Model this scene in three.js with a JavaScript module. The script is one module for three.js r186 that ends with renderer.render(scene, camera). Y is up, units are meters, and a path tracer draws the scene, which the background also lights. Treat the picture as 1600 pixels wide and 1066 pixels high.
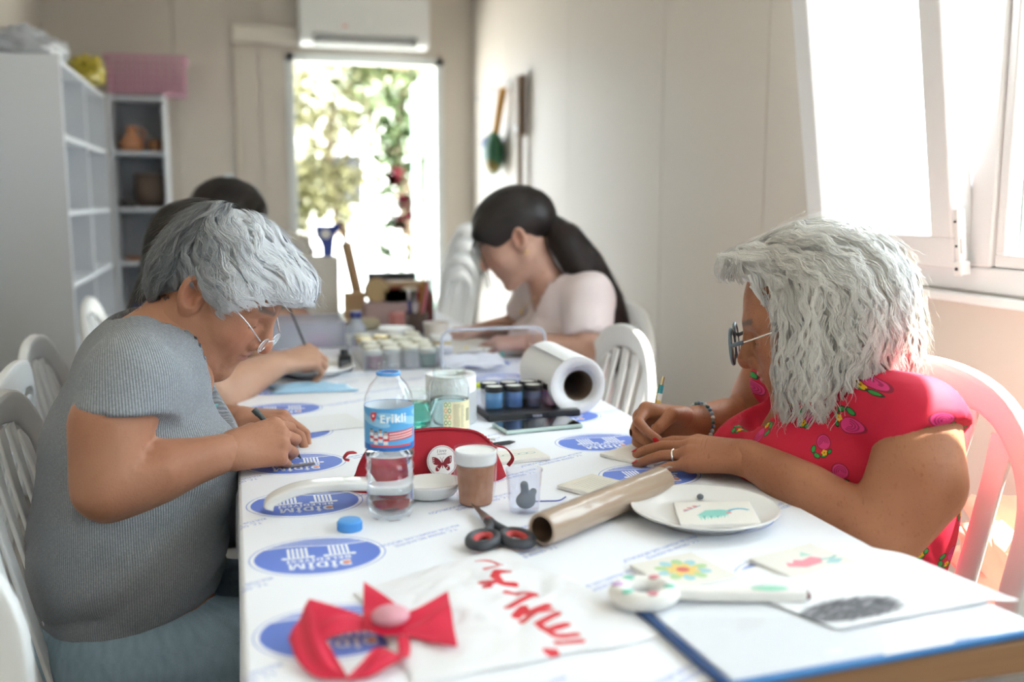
import * as THREE from 'three';
import { RoundedBoxGeometry } from 'three/addons/geometries/RoundedBoxGeometry.js';
import { mergeGeometries } from 'three/addons/utils/BufferGeometryUtils.js';
import { ImprovedNoise } from 'three/addons/math/ImprovedNoise.js';

// ---------------------------------------------------------------- camera, sky, sun, exposure
const scene = new THREE.Scene();
const renderer = new THREE.WebGLRenderer({ antialias: true });
renderer.toneMapping = THREE.LinearToneMapping;
renderer.toneMappingExposure = 2.2;
renderer.shadowMap.enabled = true;
const FOCAL = 1555, EYE = 1.19;                                    // focal length in pixels of the 1600 x 1066 frame; eye height
const camera = new THREE.PerspectiveCamera(2 * Math.atan(533 / FOCAL) * 180 / Math.PI, 1600 / 1066, 0.05, 200);
{
  const pitch = Math.atan(223 / 1555), yaw = Math.atan(440 / Math.hypot(1555, 223));
  camera.position.set(0, EYE, 0);
  camera.rotation.order = 'YXZ';
  camera.rotation.set(-pitch, -yaw, 0);
}
camera.focus = 1.62;
camera.userData.fStop = 2.0;
scene.background = new THREE.Color(0.79, 0.91, 1.02);
scene.backgroundIntensity = 5.0;
const sun = new THREE.DirectionalLight(new THREE.Color(1.0, 0.95, 0.86), 20);
sun.position.set(0.46 * 12, 0.88 * 12, 0.08 * 12 - 1.5);
sun.target.position.set(0, 0, -1.5);
sun.castShadow = true;
sun.shadow.mapSize.set(2048, 2048);
Object.assign(sun.shadow.camera, { left: -8, right: 8, top: 8, bottom: -8, near: 0.5, far: 40 });
scene.add(sun, sun.target);

// ---------------------------------------------------------------- helpers
let seed = 7;
const rnd = () => { seed = (seed + 0x6D2B79F5) | 0; let t = Math.imul(seed ^ (seed >>> 15), 1 | seed); t = (t + Math.imul(t ^ (t >>> 7), 61 | t)) ^ t; return ((t ^ (t >>> 14)) >>> 0) / 4294967296; };
const rr = (a, b) => a + (b - a) * rnd();
const perlin = new ImprovedNoise();
const nz = (x, y, z) => perlin.noise(x + 31.7, y + 17.3, z + 5.1);
const V = (x, y, z) => new THREE.Vector3(x, y, z);
const lerp = (a, b, t) => a + (b - a) * t, clamp = (x, a = 0, b = 1) => Math.min(b, Math.max(a, x));
const sstep = (a, b, x) => { const t = clamp((x - a) / (b - a)); return t * t * (3 - 2 * t); };
const PI = Math.PI, TOP = 0.7415;                                   // TOP: upper face of the cloth on the table
const taken = {};
const numbered = (n) => { const k = taken[n] = (taken[n] ?? -1) + 1; return k ? n + '_' + String(k).padStart(3, '0') : n; };
function tag(o, label, category, group) { o.userData.label = label; o.userData.category = category; if (group) o.userData.group = group; return o; }
function shade(o) { o.traverse((c) => { if (c.isMesh) { c.castShadow = true; c.receiveShadow = true; } }); return o; }
function thing(name, label, category, [x, y, z] = [0, 0, 0], turn = 0, group) {
  const o = new THREE.Group(); o.name = numbered(name); o.position.set(x, y, z); o.rotation.y = turn; scene.add(o);
  return tag(o, label, category, group);
}
function part(name, geo, mat, parent, label) {
  const m = new THREE.Mesh(Array.isArray(geo) ? join(geo) : geo, mat); m.name = name; m.castShadow = m.receiveShadow = true;
  if (label) m.userData.label = label;
  parent.add(m); return m;
}
function solo(name, geo, mat, label, category, pos = [0, 0, 0], turn = 0, group) {
  const m = new THREE.Mesh(Array.isArray(geo) ? join(geo) : geo, mat); m.name = numbered(name); m.castShadow = m.receiveShadow = true;
  m.position.set(...pos); m.rotation.y = turn; scene.add(m); return tag(m, label, category, group);
}
function structure(name, geo, mat) {
  const m = geo ? new THREE.Mesh(Array.isArray(geo) ? join(geo) : geo, mat) : new THREE.Group(); m.name = name; m.castShadow = m.receiveShadow = true;
  m.userData.kind = 'structure'; scene.add(m); return m;
}
function copyOf(o, pos, turn, label) {
  const c = o.clone(); c.name = numbered(o.name.replace(/_\d{3}$/, '')); c.userData = { ...o.userData };
  if (pos) c.position.set(...pos); if (turn !== undefined) c.rotation.y = turn; if (label) c.userData.label = label; scene.add(c); return c;
}
function join(list) {
  const out = list.map((g) => { const h = g.index ? g.toNonIndexed() : g; for (const k of Object.keys(h.attributes)) if (!['position', 'normal', 'uv'].includes(k)) h.deleteAttribute(k);
    if (!h.attributes.uv) h.setAttribute('uv', new THREE.BufferAttribute(new Float32Array(h.attributes.position.count * 2), 2)); return h; });
  return mergeGeometries(out);
}
const box = (w, h, d, x = 0, y = 0, z = 0) => new THREE.BoxGeometry(w, h, d).translate(x, y, z);
const rbox = (w, h, d, r = 0.004, x = 0, y = 0, z = 0, s = 2) => new RoundedBoxGeometry(w, h, d, s, Math.min(r, w / 2.01, h / 2.01, d / 2.01)).translate(x, y, z);
const lathe = (pts, seg = 40) => new THREE.LatheGeometry(pts.map(([r, y]) => new THREE.Vector2(Math.max(r, 1e-5), y)), seg);
const curve = (pts) => new THREE.CatmullRomCurve3(pts.map((p) => V(...p)));
const tube = (pts, r, seg = 24, rad = 8) => new THREE.TubeGeometry(curve(pts), seg, r, rad, false);
const cyl = (r1, r2, h, x = 0, y = 0, z = 0, s = 24) => new THREE.CylinderGeometry(r1, r2, h, s).translate(x, y, z);
function rod(a, b, r, r2 = r, s = 10) {                              // a straight round bar from a to b
  const A = V(...a), B = V(...b), g = new THREE.CylinderGeometry(r2, r, A.distanceTo(B), s);
  g.applyQuaternion(new THREE.Quaternion().setFromUnitVectors(V(0, 1, 0), B.clone().sub(A).normalize())); return g.translate(...A.add(B).multiplyScalar(0.5).toArray());
}
// a rounded band (w x t) swept along points; `side` is the direction of its width, or a function of t
function band(pts, w, t, side, seg = 24, taper) {
  const c = curve(pts), P = [], I = [], n = 12, U = [];
  for (let i = 0; i <= seg; i++) {
    const s = i / seg, p = c.getPoint(s), T = c.getTangent(s), S0 = typeof side === 'function' ? side(s) : V(...side);
    const N = T.clone().cross(S0).normalize(), S = N.clone().cross(T).normalize(), k = taper ? taper(s) : 1;
    for (let j = 0; j < n; j++) { const a = (j + 0.5) / n * 2 * PI, cx = Math.sign(Math.cos(a)) * Math.abs(Math.cos(a)) ** 0.45, cy = Math.sign(Math.sin(a)) * Math.abs(Math.sin(a)) ** 0.45;
      P.push(...p.clone().addScaledVector(S, cx * w / 2 * k).addScaledVector(N, cy * t / 2).toArray()); U.push(s, j / n); }
  }
  for (let i = 0; i < seg; i++) for (let j = 0; j < n; j++) { const a = i * n + j, b = i * n + (j + 1) % n; I.push(a, b, a + n, b, b + n, a + n); }
  for (const [base, flip] of [[0, 1], [seg * n, 0]]) for (let j = 1; j < n - 1; j++) flip ? I.push(base, base + j + 1, base + j) : I.push(base, base + j, base + j + 1);
  const g = new THREE.BufferGeometry(); g.setAttribute('position', new THREE.Float32BufferAttribute(P, 3)); g.setAttribute('uv', new THREE.Float32BufferAttribute(U, 2)); g.setIndex(I); g.computeVertexNormals(); return g;
}
// a sheet given by f(u, v) -> [x, y, z]
function sheet(f, nu, nv, thick = 0) {
  const P = [], U = [], I = [], W = nu + 1, layer = W * (nv + 1);
  for (let k = 0; k < (thick ? 2 : 1); k++) for (let j = 0; j <= nv; j++) for (let i = 0; i <= nu; i++) { const p = f(i / nu, j / nv); P.push(p[0], p[1] - k * thick, p[2]); U.push(p[3] ?? i / nu, p[4] ?? j / nv); }
  for (let k = 0; k < (thick ? 2 : 1); k++) for (let j = 0; j < nv; j++) for (let i = 0; i < nu; i++) { const a = k * layer + j * W + i, b = a + 1, c = a + W, d = c + 1; k ? I.push(a, b, c, b, d, c) : I.push(a, c, b, b, c, d); }
  if (thick) {
    const ring = []; for (let i = 0; i < nu; i++) ring.push(i); for (let j = 0; j < nv; j++) ring.push(j * W + nu); for (let i = nu; i > 0; i--) ring.push(nv * W + i); for (let j = nv; j > 0; j--) ring.push(j * W);
    ring.forEach((a, i) => { const b = ring[(i + 1) % ring.length]; I.push(a, b, a + layer, b, b + layer, a + layer); });
  }
  const g = new THREE.BufferGeometry(); g.setAttribute('position', new THREE.Float32BufferAttribute(P, 3)); g.setAttribute('uv', new THREE.Float32BufferAttribute(U, 2)); g.setIndex(I); g.computeVertexNormals(); return g;
}
function canvasMap(w, h, draw, repeat) {
  const c = document.createElement('canvas'); c.width = w; c.height = h; const g = c.getContext('2d'); draw(g, w, h);
  const t = new THREE.CanvasTexture(c); t.colorSpace = THREE.SRGBColorSpace; if (repeat) t.wrapS = t.wrapT = THREE.RepeatWrapping; return t;
}
function dataMap(n, f, color) {                                      // a grey or colour texture that repeats
  const d = new Uint8Array(n * n * 4);
  for (let j = 0; j < n; j++) for (let i = 0; i < n; i++) { const v = f(i / n, j / n, i, j), o = (j * n + i) * 4; for (let k = 0; k < 3; k++) d[o + k] = clamp((Array.isArray(v) ? v[k] : v)) * 255; d[o + 3] = 255; }
  const t = new THREE.DataTexture(d, n, n); t.wrapS = t.wrapT = THREE.RepeatWrapping; t.magFilter = THREE.LinearFilter; if (color) t.colorSpace = THREE.SRGBColorSpace; t.needsUpdate = true; return t;
}
const M = (c, roughness = 0.6, o = {}) => { const m = new THREE.MeshPhysicalMaterial({ roughness, ...o }); Array.isArray(c) ? m.color.setRGB(...c) : m.color.set(c); return m; };
const tiled = (t, sx, sy = sx) => { const c = t.clone(); c.repeat.set(sx, sy); c.needsUpdate = true; return c; };
const grain = dataMap(256, () => rr(0.3, 0.7));
const blotch = dataMap(128, (u, v) => { const a = 2 * PI * u, b = 2 * PI * v; return 0.5 + 0.35 * nz(Math.cos(a) * 1.3, Math.sin(a) * 1.3 + Math.cos(b) * 1.3, Math.sin(b) * 1.3) + 0.2 * nz(Math.cos(a) * 4, Math.sin(a) * 4 + Math.cos(b) * 4, Math.sin(b) * 4); });
const clear = (c = [0.96, 0.98, 1], rough = 0.04, o = {}) => M(c, rough, { transmission: 1, thickness: 0, ior: 1.45, ...o });
const MAT = {
  wall: M([0.665, 0.605, 0.535], 0.55, { bumpMap: tiled(blotch, 1.2), bumpScale: 0.0012 }), ceiling: M([0.8, 0.78, 0.74], 0.7), floor: M([0.36, 0.33, 0.3], 0.5),
  pvc: M([0.84, 0.84, 0.85], 0.32), glass: clear([0.97, 0.99, 0.98], 0.0), metal: M([0.62, 0.62, 0.62], 0.3, { metalness: 1 }), black: M([0.02, 0.02, 0.022], 0.4), plastic: M([0.83, 0.83, 0.82], 0.38, { bumpMap: tiled(grain, 3), bumpScale: 0.0002 }),
  white: M([0.85, 0.85, 0.84], 0.45), ceramic: M([0.84, 0.83, 0.81], 0.2, { clearcoat: 0.4, clearcoatRoughness: 0.15 }), bisque: M([0.85, 0.83, 0.79], 0.75), paper: M([0.86, 0.87, 0.89], 0.85), wood: M([0.52, 0.35, 0.2], 0.6), wooddark: M([0.2, 0.12, 0.07], 0.6),
  terracotta: M([0.55, 0.25, 0.13], 0.8), shelf: M([0.77, 0.79, 0.83], 0.5), clay: M([0.16, 0.18, 0.2], 0.55), blue: M([0.05, 0.09, 0.42], 0.45), red: M([0.55, 0.02, 0.035], 0.6), cork: M([0.5, 0.33, 0.18], 0.85),
};
// ---------------------------------------------------------------- the room: a narrow cabin, right wall with the windows, far wall with the door
const XL = -0.96, XR = 1.46, ZB = -6.1, ZF = 2.6, HC = 2.5, WT = 0.1;
function panelWall(name, axis, at, out, from, to, edges, openings) {   // wall panels with open joints on a backing, openings cut out
  const w = structure(name), all = [from, ...edges.filter((e) => e > from && e < to), to];
  const put = (a, b, y0, y1, th, off, nm) => {
    if (b - a < 0.012 || y1 - y0 < 0.012) return;
    const c = at + out * (off + th / 2);
    const g = axis === 'x' ? box(th, y1 - y0, b - a, c, (y0 + y1) / 2, (a + b) / 2) : box(b - a, y1 - y0, th, (a + b) / 2, (y0 + y1) / 2, c);
    const uv = g.attributes.uv, p = g.attributes.position; for (let i = 0; i < uv.count; i++) uv.setXY(i, axis === 'x' ? p.getZ(i) : p.getX(i), p.getY(i));
    part(nm, g, MAT.wall, w);
  };
  const layer = (cuts, gap, th, off, nm) => {
    for (let i = 0; i < cuts.length - 1; i++) {
      const a = cuts[i] + gap, b = cuts[i + 1] - gap, o = openings.filter((q) => q[0] < b && q[1] > a);
      if (!o.length) { put(a, b, 0, HC, th, off, nm); continue; }
      const xs = [...new Set([a, b, ...o.flatMap((q) => [clamp(q[0], a, b), clamp(q[1], a, b)])])].sort((p, q) => p - q);
      for (let k = 0; k < xs.length - 1; k++) { const q = o.find((q) => q[0] < (xs[k] + xs[k + 1]) / 2 && q[1] > (xs[k] + xs[k + 1]) / 2); if (!q) put(xs[k], xs[k + 1], 0, HC, th, off, nm); else { put(xs[k], xs[k + 1], 0, q[2], th, off, nm); put(xs[k], xs[k + 1], q[3], HC, th, off, nm); } }
    }
  };
  layer(all, 0.0025, 0.03, 0, 'wall_panel'); layer([from, to], 0, WT - 0.03, 0.03, 'wall_core');
  return w;
}
const W1 = [-2.285, -0.98, 1.0, 2.08], W2 = [-0.5, 1.0, 1.0, 2.08], D1 = [0.335, 1.275, 0.0, 2.03];
panelWall('wall_right', 'x', XR, 1, ZB - WT, ZF, [-5.3, -4.285, -3.267, -2.56, -0.85, 1.4], [W1, W2]);
panelWall('wall_left', 'x', XL, -1, ZB - WT, ZF, [-5.1, -4.1, -3.1, -2.1, -1.1, -0.1, 0.9, 1.9], []);
panelWall('wall_back', 'z', ZB, -1, XL, XR, [-0.28, 0.04, 0.19], [D1]);
panelWall('wall_front', 'z', ZF, 1, XL - WT, XR + WT, [-0.2, 0.8], []);
{
  const f = structure('floor');
  for (let i = 0; i < 13; i++) for (let j = 0; j < 6; j++) { const x0 = XL + i * 0.19, x1 = Math.min(XR, x0 + 0.187), z0 = ZB + j * 1.45, z1 = Math.min(ZF, z0 + 1.447); if (x1 > x0 + 0.01) part('plank', box(x1 - x0, 0.012, z1 - z0, (x0 + x1) / 2, -0.006, (z0 + z1) / 2), MAT.floor, f); }
  part('screed', box(XR - XL + 0.3, 0.1, ZF - ZB + 0.3, (XL + XR) / 2, -0.062, (ZF + ZB) / 2), M([0.3, 0.29, 0.27], 0.9), f);
  structure('ceiling', box(XR - XL + 0.3, 0.08, ZF - ZB + 0.3, (XL + XR) / 2, HC + 0.04, (ZF + ZB) / 2), MAT.ceiling);
}
// windows in the right wall: the near half of each is fixed, the far half of the first is tipped into the room
function windowUnit(name, [z0, z1, y0, y1], split, tip) {
  const w = structure(name), D = 0.07, xc = XR + 0.03, fr = 0.052;
  const bar = (nm, h, l, y, z, m = w, x = xc, d = D) => part(nm, rbox(d, h, l, 0.006, x, y, z), MAT.pvc, m);
  bar('window_frame', fr, z1 - z0, y0 + fr / 2, (z0 + z1) / 2); bar('window_frame', fr, z1 - z0, y1 - fr / 2, (z0 + z1) / 2);
  for (const z of [z0 + fr / 2, z1 - fr / 2, split]) bar(z === split ? 'mullion' : 'window_frame', y1 - y0 - 2 * fr, z === split ? 0.075 : fr, (y0 + y1) / 2, z);
  for (const [k, a, b] of [[0, z0 + fr, split - 0.0375], [1, split + 0.0375, z1 - fr]]) {
    const s = new THREE.Group(); s.name = 'sash'; w.add(s);
    const opened = tip && k === 0, st = opened ? 0.07 : 0.03, L = b - a + (opened ? 0.03 : 0), Hh = y1 - y0 - 2 * fr + (opened ? 0.008 : 0);
    s.position.set(opened ? XR - 0.012 : XR + 0.03, y0 + fr - (opened ? 0.004 : 0), (a + b) / 2);
    if (opened) s.rotation.z = tip;
    for (const [nm, g] of [['sash_rail', rbox(0.055, st, L, 0.008, 0, st / 2, 0)], ['sash_rail', rbox(0.055, st, L, 0.008, 0, Hh - st / 2, 0)], ['sash_stile', rbox(0.055, Hh - 2 * st + 0.01, st, 0.008, 0, Hh / 2, -L / 2 + st / 2)], ['sash_stile', rbox(0.055, Hh - 2 * st + 0.01, st, 0.008, 0, Hh / 2, L / 2 - st / 2)],
      ['gasket', box(0.012, Hh - 2 * st, 0.006, 0.0, Hh / 2, -L / 2 + st + 0.012)]]) part(nm, g, nm === 'gasket' ? M([0.35, 0.42, 0.4], 0.5) : MAT.pvc, s);
    part('pane', box(0.006, Hh - 2 * st + 0.01, L - 2 * st + 0.01, 0, Hh / 2, 0), MAT.glass, s);
    if (opened) {
      part('hinge', [rbox(0.02, 0.11, 0.012, 0.003, -0.018, 0.07, L / 2 + 0.012), rbox(0.024, 0.03, 0.026, 0.004, -0.02, 0.004, L / 2 + 0.014), cyl(0.004, 0.004, 0.03, -0.02, 0.05, L / 2 + 0.02)], MAT.white, s);
      part('hinge_screw', [cyl(0.0035, 0.0035, 0.004).rotateZ(PI / 2).translate(-0.033, 0.004, L / 2 + 0.014), cyl(0.0025, 0.0025, 0.003).rotateZ(PI / 2).translate(-0.029, 0.05, L / 2 + 0.012), cyl(0.0025, 0.0025, 0.003).rotateZ(PI / 2).translate(-0.029, 0.1, L / 2 + 0.012)], MAT.black, s);
      part('stay', rod([-0.01, 0.72, -L / 2 - 0.004], [0.05, 0.78, -L / 2 - 0.004], 0.006), MAT.white, s);
    }
  }
  part('window_sill', rbox(0.05, 0.02, z1 - z0 + 0.04, 0.006, XR - 0.008, y0 - 0.012, (z0 + z1) / 2), MAT.pvc, w);
  return w;
}
windowUnit('window_1', W1, -1.695, 0.135);
windowUnit('window_2', W2, 0.25, 0);
{ // door in the far wall: frame, and the leaf swung open to the outside
  const d = structure('door_1'), fm = M([0.72, 0.75, 0.74], 0.4), [x0, x1, , y1] = D1;
  part('door_frame', rbox(0.05, y1, 0.06, 0.005, x0 + 0.025, y1 / 2, ZB - 0.02), fm, d); part('door_frame', rbox(0.05, y1, 0.06, 0.005, x1 - 0.025, y1 / 2, ZB - 0.02), fm, d); part('door_frame', rbox(x1 - x0, 0.05, 0.06, 0.005, (x0 + x1) / 2, y1 - 0.025, ZB - 0.02), fm, d);
  part('threshold', rbox(x1 - x0 - 0.1, 0.02, 0.14, 0.004, (x0 + x1) / 2, 0.01, ZB - 0.04), MAT.metal, d);
  const leaf = new THREE.Group(); leaf.name = 'door_leaf'; leaf.position.set(x1 - 0.06, 0.03, ZB - 0.12); leaf.rotation.y = PI / 2 - 0.06; d.add(leaf);
  const L = 0.82, H = 1.93, teal = M([0.45, 0.56, 0.53], 0.4);
  for (const [g, n] of [[rbox(0.07, H, 0.04, 0.005, 0.035, H / 2, 0), 'stile'], [rbox(0.07, H, 0.04, 0.005, L - 0.035, H / 2, 0), 'stile'], [rbox(L - 0.14, 0.07, 0.04, 0.005, L / 2, H - 0.035, 0), 'rail'], [rbox(L - 0.14, 0.12, 0.04, 0.005, L / 2, 0.06, 0), 'rail'], [rbox(L - 0.14, 0.06, 0.04, 0.005, L / 2, 0.9, 0), 'rail']]) part(n, g, teal, leaf);
  part('pane', box(L - 0.13, H - 1.0, 0.008, L / 2, 0.93 + (H - 1.0) / 2, 0), MAT.glass, leaf); part('pane', box(L - 0.13, 0.76, 0.008, L / 2, 0.5, 0), MAT.glass, leaf);
  part('handle', [rod([L - 0.04, 1.0, 0.02], [L - 0.04, 1.0, 0.06], 0.01), rod([L - 0.04, 1.0, 0.06], [L - 0.16, 1.0, 0.06], 0.009)], MAT.metal, leaf);
}
// ---------------------------------------------------------------- outside the door and the windows
structure('ground', box(60, 0.2, 60, 6, -0.22, -10), M([0.62, 0.6, 0.56], 0.9));
solo('garden_wall', [rbox(7, 0.82, 0.2, 0.02, -1.6, 0.3, -11), rbox(7.1, 0.06, 0.28, 0.02, -1.6, 0.73, -11)], M([0.84, 0.83, 0.8], 0.8), 'low white rendered wall across the garden beyond the open door', 'wall');
{
  const house = thing('house', 'white house wall showing between the trees beyond the door', 'building', [3.4, -0.12, -24]);
  part('wall', rbox(5, 4.2, 3, 0.05, 0, 2.1, 0), M([0.8, 0.78, 0.74], 0.8), house); part('roof', rbox(5.4, 0.25, 3.4, 0.05, 0, 4.3, 0), MAT.terracotta, house); part('window', rbox(0.9, 1.1, 0.08, 0.02, -1, 1.7, 1.52), MAT.black, house);
}
function leafGeo(n, place, size) {                                   // many small folded leaves
  const P = [], N = [];
  for (let i = 0; i < n; i++) {
    const c = place(i), a = V(rr(-1, 1), rr(-1, 1), rr(-1, 1)).normalize(), b = V(rr(-1, 1), rr(-1, 1), rr(-1, 1)).cross(a).normalize(), s = size * rr(0.6, 1.3);
    const q = [c.clone().addScaledVector(a, -s), c.clone().addScaledVector(b, s * 0.45), c.clone().addScaledVector(a, s), c.clone().addScaledVector(b, -s * 0.45)], nn = a.clone().cross(b);
    for (const k of [0, 1, 2, 0, 2, 3]) { P.push(q[k].x, q[k].y, q[k].z); N.push(nn.x, nn.y, nn.z); }
  }
  const g = new THREE.BufferGeometry(); g.setAttribute('position', new THREE.Float32BufferAttribute(P, 3)); g.setAttribute('normal', new THREE.Float32BufferAttribute(N, 3)); return g;
}
function tree(label, [x, z], h, crown, n, col, size = 0.1) {
  const t = thing('garden_tree', label, 'tree', [x, -0.12, z], 0, 'trees outside the door');
  part('trunk', [tube([[0, 0, 0], [0.05, h * 0.3, 0.02], [-0.04, h * 0.55, 0], [0.05, h * 0.8, 0.05]], 0.07, 16, 8), tube([[-0.02, h * 0.45, 0], [0.3, h * 0.6, 0.1], [0.5, h * 0.75, 0.1]], 0.035, 10, 6), tube([[0, h * 0.5, 0], [-0.3, h * 0.65, -0.1], [-0.5, h * 0.8, 0]], 0.035, 10, 6)], M([0.16, 0.12, 0.08], 0.9), t);
  const f = part('foliage', leafGeo(n, () => { const b = crown[Math.floor(rnd() * crown.length)], d = V(rr(-1, 1), rr(-1, 1), rr(-1, 1)); d.normalize().multiplyScalar(b[3] * rnd() ** 0.45); return V(b[0] + d.x, b[1] + d.y * 0.85, b[2] + d.z); }, size), M(col, 0.6, { side: THREE.DoubleSide, transmission: 0.5, thickness: 0 }), t);
  f.userData.kind = 'stuff';
}
tree('olive green tree left of the doorway with a pale rounded crown', [-0.35, -12.6], 3.2, [[0, 2.6, 0, 1.0], [0.8, 1.9, 0.2, 0.8], [-0.9, 2.2, 0, 0.9], [0.2, 3.4, 0, 0.8], [0.9, 1.2, 0.3, 0.6], [0.2, 1.1, 0.3, 0.6], [1.3, 2.6, 0, 0.8], [1.5, 1.3, 0.2, 0.6]], 4200, [0.74, 0.76, 0.5], 0.07);
tree('yellowish green tree in the middle of the doorway view', [1.6, -16.5], 3.6, [[0, 2.2, 0, 1.0], [-0.9, 2.9, 0, 0.9], [0.7, 3.4, 0, 0.8], [-0.6, 1.5, 0.1, 0.8]], 3600, [0.78, 0.78, 0.52], 0.07);
tree('fresh green tree at the right of the doorway view', [2.2, -13.4], 3.4, [[-0.2, 2.6, 0, 0.75], [0.5, 3.0, 0, 0.8], [0.2, 1.8, 0, 0.7], [-0.5, 3.3, 0, 0.6]], 2600, [0.58, 0.74, 0.42], 0.07);
{
  const b = thing('flowering_shrub', 'green shrub with bright pink flowers beside the open door', 'shrub', [1.5, -0.12, -8.9]);
  part('stems', [tube([[0, 0, 0], [0.05, 0.6, 0], [0, 1.5, 0.1]], 0.02, 12, 6), tube([[0.05, 0, 0.05], [0.2, 0.7, 0], [0.25, 1.6, 0]], 0.016, 12, 6)], MAT.wooddark, b);
  const fo = part('foliage', leafGeo(1200, () => V(rr(-0.35, 0.4) + 0.1, rr(0.2, 2.2), rr(-0.3, 0.3)), 0.05), M([0.4, 0.58, 0.32], 0.6, { side: THREE.DoubleSide, transmission: 0.3, thickness: 0 }), b); fo.userData.kind = 'stuff';
  for (const [x, y, z] of [[-0.12, 1.5, 0.25], [-0.05, 1.28, 0.3], [0.02, 1.2, 0.3], [-0.1, 1.1, 0.3], [0.15, 1.7, 0.2], [0.2, 0.9, 0.3]]) part('flower', leafGeo(60, () => V(x + rr(-1, 1) * 0.06, y + rr(-1, 1) * 0.06, z + rr(-1, 1) * 0.06), 0.035), M([0.85, 0.08, 0.2], 0.6, { side: THREE.DoubleSide }), b, 'bright pink flower cluster');
}
// ---------------------------------------------------------------- air conditioner, trunking, socket on the far wall
{
  const a = thing('air_conditioner', 'white wall-mounted air conditioner above the doorway', 'air conditioner', [0.785, 2.06, ZB]);
  const shape = (slot) => { const q = new THREE.Shape(); q.moveTo(0, 0); q.lineTo(0.1, 0); if (slot) { q.lineTo(0.09, 0.045); q.lineTo(0.14, 0.07); q.lineTo(0.192, 0.056); } else { q.lineTo(0.15, 0.004); q.quadraticCurveTo(0.185, 0.02, 0.192, 0.056); } q.quadraticCurveTo(0.2, 0.07, 0.2, 0.1); q.lineTo(0.2, 0.25); q.quadraticCurveTo(0.2, 0.28, 0.17, 0.28); q.lineTo(0, 0.28); return q; };
  const slice = (x0, x1, slot) => new THREE.ExtrudeGeometry(shape(slot), { depth: x1 - x0, bevelEnabled: false }).rotateY(-PI / 2).translate(x1, 0, 0.002), cas = M([0.8, 0.81, 0.8], 0.35);
  part('housing', [slice(-0.3, 0.3, true), slice(-0.37, -0.3, false), slice(0.3, 0.37, false)], cas, a); for (const [y, z, t] of [[0.022, 0.15, -0.5], [0.045, 0.125, -0.9]]) part('louvre', rbox(0.6, 0.004, 0.05, 0.0015).rotateX(-t).translate(0, y, z), cas, a);
  part('display', rbox(0.03, 0.012, 0.004, 0.002, -0.12, 0.1, 0.21), M([0.8, 0.35, 0.3], 0.4), a); part('sticker', rbox(0.02, 0.06, 0.002, 0.001, 0.02, 0.14, 0.2095).rotateZ(0.0), MAT.white, a);
}
solo('pipe_cover', rbox(0.38, 0.09, 0.06, 0.008), M([0.76, 0.7, 0.62], 0.5), 'cream pipe cover running from the air conditioner', 'cover', [0.23, 2.12, ZB + 0.032]);
solo('cable_duct', [rbox(0.018, 0.8, 0.014, 0.003, 0, 0.4, 0)], M([0.72, 0.65, 0.56], 0.5), 'thin vertical cable duct on the back wall above the switch', 'duct', [0.055, 1.29, ZB + 0.008]);
{ const s = thing('light_switch', 'small grey wall switch at the foot of the cable duct', 'switch', [0.055, 1.21, ZB]); part('plate', rbox(0.075, 0.08, 0.012, 0.004, 0, 0.04, 0.007), M([0.5, 0.5, 0.5], 0.5), s); part('rocker', rbox(0.04, 0.05, 0.006, 0.002, 0, 0.04, 0.015), M([0.6, 0.6, 0.6], 0.4), s); }
// ---------------------------------------------------------------- shelves in the far left corner
const LEVELS = [0.06, 0.26, 0.55, 0.84, 1.13, 1.43, 1.72], ST = 0.018;
{
  const s = thing('corner_bookcase', 'grey white open bookcase against the left wall, broad side panel to the camera', 'bookcase', [-0.785, 0, -5.015]);   // opens towards +x
  const D = 0.34, L = 1.45;
  part('side_panel', rbox(D, 1.74, ST, 0.003, 0, 0.87, L / 2), MAT.shelf, s); part('side_panel', rbox(D, 1.74, ST, 0.003, 0, 0.87, -L / 2), MAT.shelf, s); part('divider', rbox(D - 0.01, 1.72, ST, 0.003, 0, 0.86, 0.02), MAT.shelf, s);
  for (const y of LEVELS) for (const c of [-1, 1]) part('shelf_board', rbox(D - 0.012, ST, L / 2 - ST - 0.012 * c, 0.003, 0.002, y, c * L / 4 + 0.01), MAT.shelf, s);
  part('back_panel', box(0.005, 1.72, L, -D / 2, 0.86, 0), MAT.shelf, s);
}
{
  const s = thing('bookcase', 'narrow white bookcase holding clay pots beside the corner bookcase', 'bookcase', [-0.465, 0, -5.92]);
  const W = 0.29, D = 0.33;
  for (const c of [-1, 1]) part('side_panel', rbox(ST, 1.74, D, 0.003, c * (W / 2 - ST / 2), 0.87, 0), MAT.shelf, s);
  for (const y of LEVELS) part('shelf_board', rbox(W - 2 * ST, ST, D - 0.01, 0.003, 0, y, 0), MAT.shelf, s);
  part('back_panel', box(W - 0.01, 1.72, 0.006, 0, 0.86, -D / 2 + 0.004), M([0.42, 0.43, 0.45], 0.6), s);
}
const Y1 = (k) => LEVELS[k] + ST / 2 + 0.001;
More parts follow.
